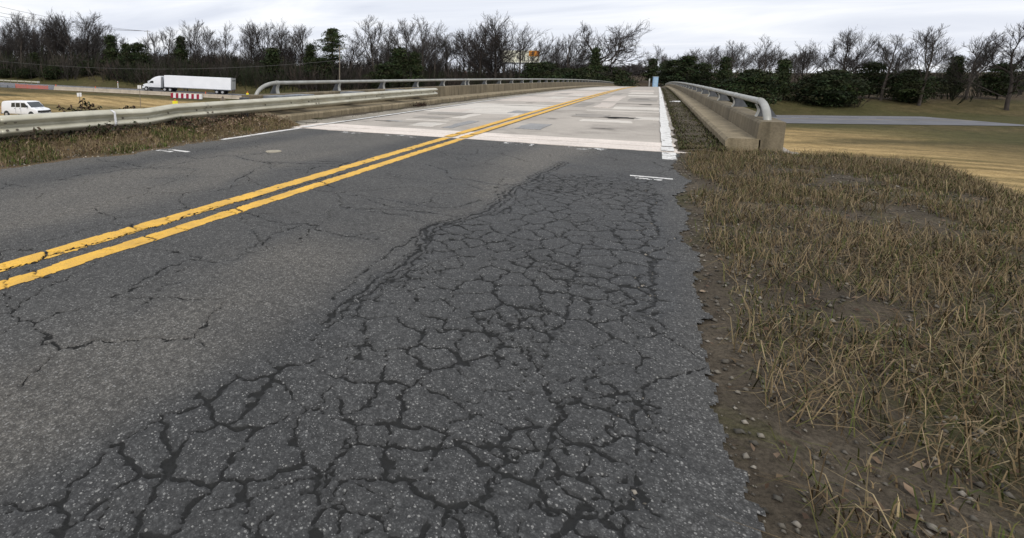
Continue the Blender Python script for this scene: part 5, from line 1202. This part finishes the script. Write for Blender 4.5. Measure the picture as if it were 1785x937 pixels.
for (ki, x, yt, v_, lab) in [(2, 1113, 104, 250, 'small distant bare tree above the end of the yellow line'), (0, 1128, 98, 235, 'small distant bare tree left of the booth'), (4, 1143, 78, 200, 'tall slim bare tree right above the blue booth'), (1, 1166, 96, 190, 'bare tree right of the blue booth'), (3, 1188, 88, 175, 'bare tree at the right end of the bridge'),
                           (1, 1225, 80, 150, 'bare tree above the right railing'), (0, 1275, 70, 140, 'second bare tree above the right railing'), (4, 1330, 62, 130, 'tall bare tree right of the bridge'), (3, 1400, 74, 135, 'wide bare tree right of the bridge'), (7, 1470, 50, 125, 'tall dark bare tree right of the bridge'),
                           (2, 1540, 60, 120, 'slim bare tree toward the right edge'), (0, 1610, 44, 115, 'tall bare tree toward the right edge'), (1, 1690, 56, 118, 'bare tree near the right edge'), (6, 1765, 40, 110, 'spreading bare tree at the right edge')]:
    tree_px(BARE[ki], x, yt, 0, lab, 'bare trees beyond the bridge', 1.1, v=v_)
EV = [(CED[0], 197, 62, 24, 1.3, 'tall cedar above the marker post'), (CED[1], 222, 76, 27, 1.1, 'cedar between the two tall cedars'), (CED[2], 243, 75, 23, 1.15, 'rounded dark cedar left of the lorry cab'), (CED[0], 318, 64, 30, 1.3, 'cedar above the sleeper cab'), (CED[1], 476, 84, 20, 1.5, 'dark cedar behind the railing start'),
      (CED[0], 541, 78, 24, 1.3, 'dark cedar left of the pine'), (PINE, 580, 50, 22, 1.3, 'tall pine standing above the railing'), (CED[2], 560, 100, 19, 1.4, 'low dark cedar below the pine'), (CED[1], 695, 84, 20, 1.4, 'dark cedar under the forked bare tree'), (CED[0], 722, 92, 19, 1.5, 'cedar under the tallest straight bare tree'),
      (CED[2], 672, 110, 17, 1.5, 'low evergreen above the guardrail middle'), (CED[1], 925, 110, 20, 1.5, 'dark evergreen in front of the right half of the billboard'), (CED[2], 950, 108, 22, 1.3, 'evergreen right of the billboard'), (CED[2], 20, 104, 18, 1.6, 'dark evergreen at the far left edge'), (CED[1], 62, 92, 20, 1.4, 'evergreen among the left bare trees'),
      (HOLLY[1], 48, 118, 15, 1.4, 'low dark evergreen bush above the far guardrail'), (HOLLY[0], 92, 114, 15, 1.5, 'low dark evergreen bush left of the first barrier'), (CED[2], 150, 106, 20, 1.4, 'low evergreen between bare trunks'), (HOLLY[1], 10, 120, 14, 1.4, 'low dark evergreen bush at the left edge')]
for k_, x, yt, w_, wd_, lab in EV: tree_px(k_, x, yt, w_, lab, 'evergreens along the highway', wd_)
for k_, x, yt, v_, wd_, lab in [(CED[0], 1036, 84, 125, .9, 'ivy-covered dark mass round the big oak trunk'), (HOLLY[0], 1020, 119, 124, 1.1, 'evergreen bush left of the big oak'), (HOLLY[1], 1058, 118, 126, 1.1, 'evergreen bush right of the big oak'), (HOLLY[0], 985, 120, 132, 1.2, 'evergreen bush above the far railing'), (HOLLY[1], 1003, 123, 124, 1.1, 'low evergreen bush above the far railing'),
                             (CED[0], 1136, 102, 188, 1.7, 'dark cedar behind the blue booth'), (CED[1], 1160, 108, 170, 1.7, 'dark cedar right of the booth'), (CED[2], 1176, 104, 160, 1.7, 'dark evergreen at the right end of the bridge'), (CED[1], 1196, 98, 150, 1.7, 'dark cedar above the right railing'),
                             (CED[2], 1222, 110, 135, 1.2, 'rounded evergreen above the right railing'), (CED[0], 1262, 100, 125, 1.1, 'cedar right of the bridge'), (HOLLY[0], 1312, 122, 118, 1.1, 'evergreen bush right of the bridge'), (CED[1], 1365, 104, 122, 1.0, 'cedar among the right-hand bare trees'), (HOLLY[1], 1450, 124, 118, 1.1, 'wide evergreen bush on the right'),
                             (CED[2], 1520, 108, 125, 1.0, 'rounded cedar on the right'), (HOLLY[0], 1590, 122, 118, 1.1, 'evergreen bush toward the right edge'), (CED[1], 1665, 98, 125, 1.0, 'cedar toward the right edge'), (CED[2], 1745, 110, 118, 1.1, 'rounded cedar near the right edge')]:
    tree_px(k_, x, yt, 0, lab, 'evergreens beyond the bridge', wd_, v=v_)
BROWN = bare_tree('bare_shrub', 61, 6, 1.0, .15, 9, 0, .9)
for x, yt, v_, lab in ((1092, 112, 190, 'rounded brown bare shrub beyond the end of the yellow line'), (1105, 110, 200, 'second rounded brown shrub beyond the bridge'), (1118, 114, 205, 'brown bare shrub left of the wooden post'), (1075, 120, 165, 'brown bare shrub at the far left railing end')):
    tree_px(BROWN, x, yt, 0, lab, 'brown shrubs beyond the bridge', 1.7, v=v_, cat='shrub')
# filler rows deeper in the wood
def clear_of_road(p): return not (-14 < p[0] < 7 and 130 < p[1] < 430) and hw_sw(p[0], p[1])[1] > 13
def skyline(x): return np.interp(x, [-40, 30, 165, 185, 240, 290, 330, 400, 412, 440, 530, 556, 640, 655, 760, 790, 860, 935, 1000, 1050, 1095, 1200, 1400, 1800], [30, 22, 26, 52, 66, 58, 50, 52, 70, 52, 55, 84, 84, 44, 50, 72, 44, 72, 76, 70, 112, 100, 84, 70])
fill = 0
for row, (w_, dp) in enumerate(((31, 30), (42, 20), (54, 30), (68, 34), (86, 38))):
    x = -30 + row * 3
    while x < 1085:
        p, vv = at_w(x + trg.uniform(-5, 5), w_ + trg.uniform(-4, 4))
        if clear_of_road(p) and not (785 < x < 830 and w_ < 80) and not (868 < x < 945):
            yt = min(skyline(x) + dp + trg.uniform(-6, 22), 112); plant_tree(BARE[trg.randrange(8)], p, max(z_for(yt, vv) - p[2], 6), trg.uniform(0, 6.28), 'smaller bare tree deep inside the wood behind the front row', 'filler trees in the wood', 1.05)
            fill += 1
        x += trg.uniform(14, 26)
for i in range(34):
    x = trg.uniform(1150, 1800); v_ = trg.uniform(150, 240); P = on_v(x, 132, v_); p = np.array([P[0], P[1], T(P[0], P[1])])
    if clear_of_road(p): plant_tree(BARE[trg.randrange(8)], p, max(z_for(trg.uniform(82, 104), v_) - p[2], 6), trg.uniform(0, 6.28), 'bare tree deep in the wood right of the bridge', 'filler trees right of the bridge', 1.1)
# undergrowth: brush that reads as one mass
def brush(name, label, spots, hmin, hmax, n_st, seed, mats, dark):
    r = np.random.default_rng(seed); protos = []
    for k in range(5):
        m = MB()
        for i in range(n_st):
            a = r.uniform(0, 6.28); q = r.uniform(0, .9); p0 = np.array([math.cos(a) * q, math.sin(a) * q, -.2]); d = norm(np.array([math.cos(a) * .35, math.sin(a) * .35, 1]) + r.normal(0, .15, 3)); L = r.uniform(.5, 1.0); pts = [p0]
            for s_ in range(3): d = norm(d + r.normal(0, .18, 3)); pts.append(pts[-1] + d * L / 3)
            m.tube(pts, [.018, .014, .010, .007], 3, False)
            for j in range(5):
                t = r.uniform(.3, 1); b0 = pts[min(int(t * 3), 2)]; d2 = norm(d + r.normal(0, .55, 3)); m.tube([b0, b0 + d2 * L * .22, b0 + d2 * L * .36 + np.array([0, 0, .04])], [.009, .008, .005], 3, False)
        protos.append((np.array(m.v), np.array(m.f)))
    V, F, C = [], [], []; off = 0
    for (x, y, z) in spots:
        pv, pf = protos[r.integers(5)]; s_ = r.uniform(hmin, hmax); a = r.uniform(0, 6.28); ca, sa = math.cos(a), math.sin(a); wd_ = s_ * .62
        q = np.stack([(pv[:, 0] * ca - pv[:, 1] * sa) * wd_ + x, (pv[:, 0] * sa + pv[:, 1] * ca) * wd_ + y, pv[:, 2] * s_ + z], -1); V.append(q); F.append(pf + off); off += len(pv)
        C.append(np.tile(np.array(mats[r.integers(len(mats))]) * r.uniform(.7, 1.3), (len(pv), 1)))
    tag(link(name, np_mesh(name, np.concatenate(V), np.concatenate(F), np.concatenate(C)), dark), label, 'undergrowth', kind='stuff')
sp = []
for i in range(640):
    x = trg.uniform(-40, 1070); w_ = trg.choice([trg.uniform(15, 24), trg.uniform(20, 45), trg.uniform(30, 90)]); p, vv = at_w(x, w_)
    if clear_of_road(p): sp.append((p[0], p[1], p[2] + (1.2 if w_ > 30 else 0)))
for i in range(120):
    x = trg.uniform(1140, 1800); P = on_v(x, 132, trg.uniform(95, 200)); p = (P[0], P[1], T(P[0], P[1]))
    if clear_of_road(p): sp.append(p)
BRUSHM = tinted('brush_twigs', .95, .3, .5)
brush('undergrowth', 'brown leafless undergrowth filling the wood below the trees', sp, 4.0, 9.5, 16, 3, [(.058, .051, .045), (.044, .039, .035), (.070, .060, .050), (.032, .036, .020), (.066, .052, .043), (.026, .032, .017)], BRUSHM)
print('filler', fill, 'objects', len(bpy.data.objects))
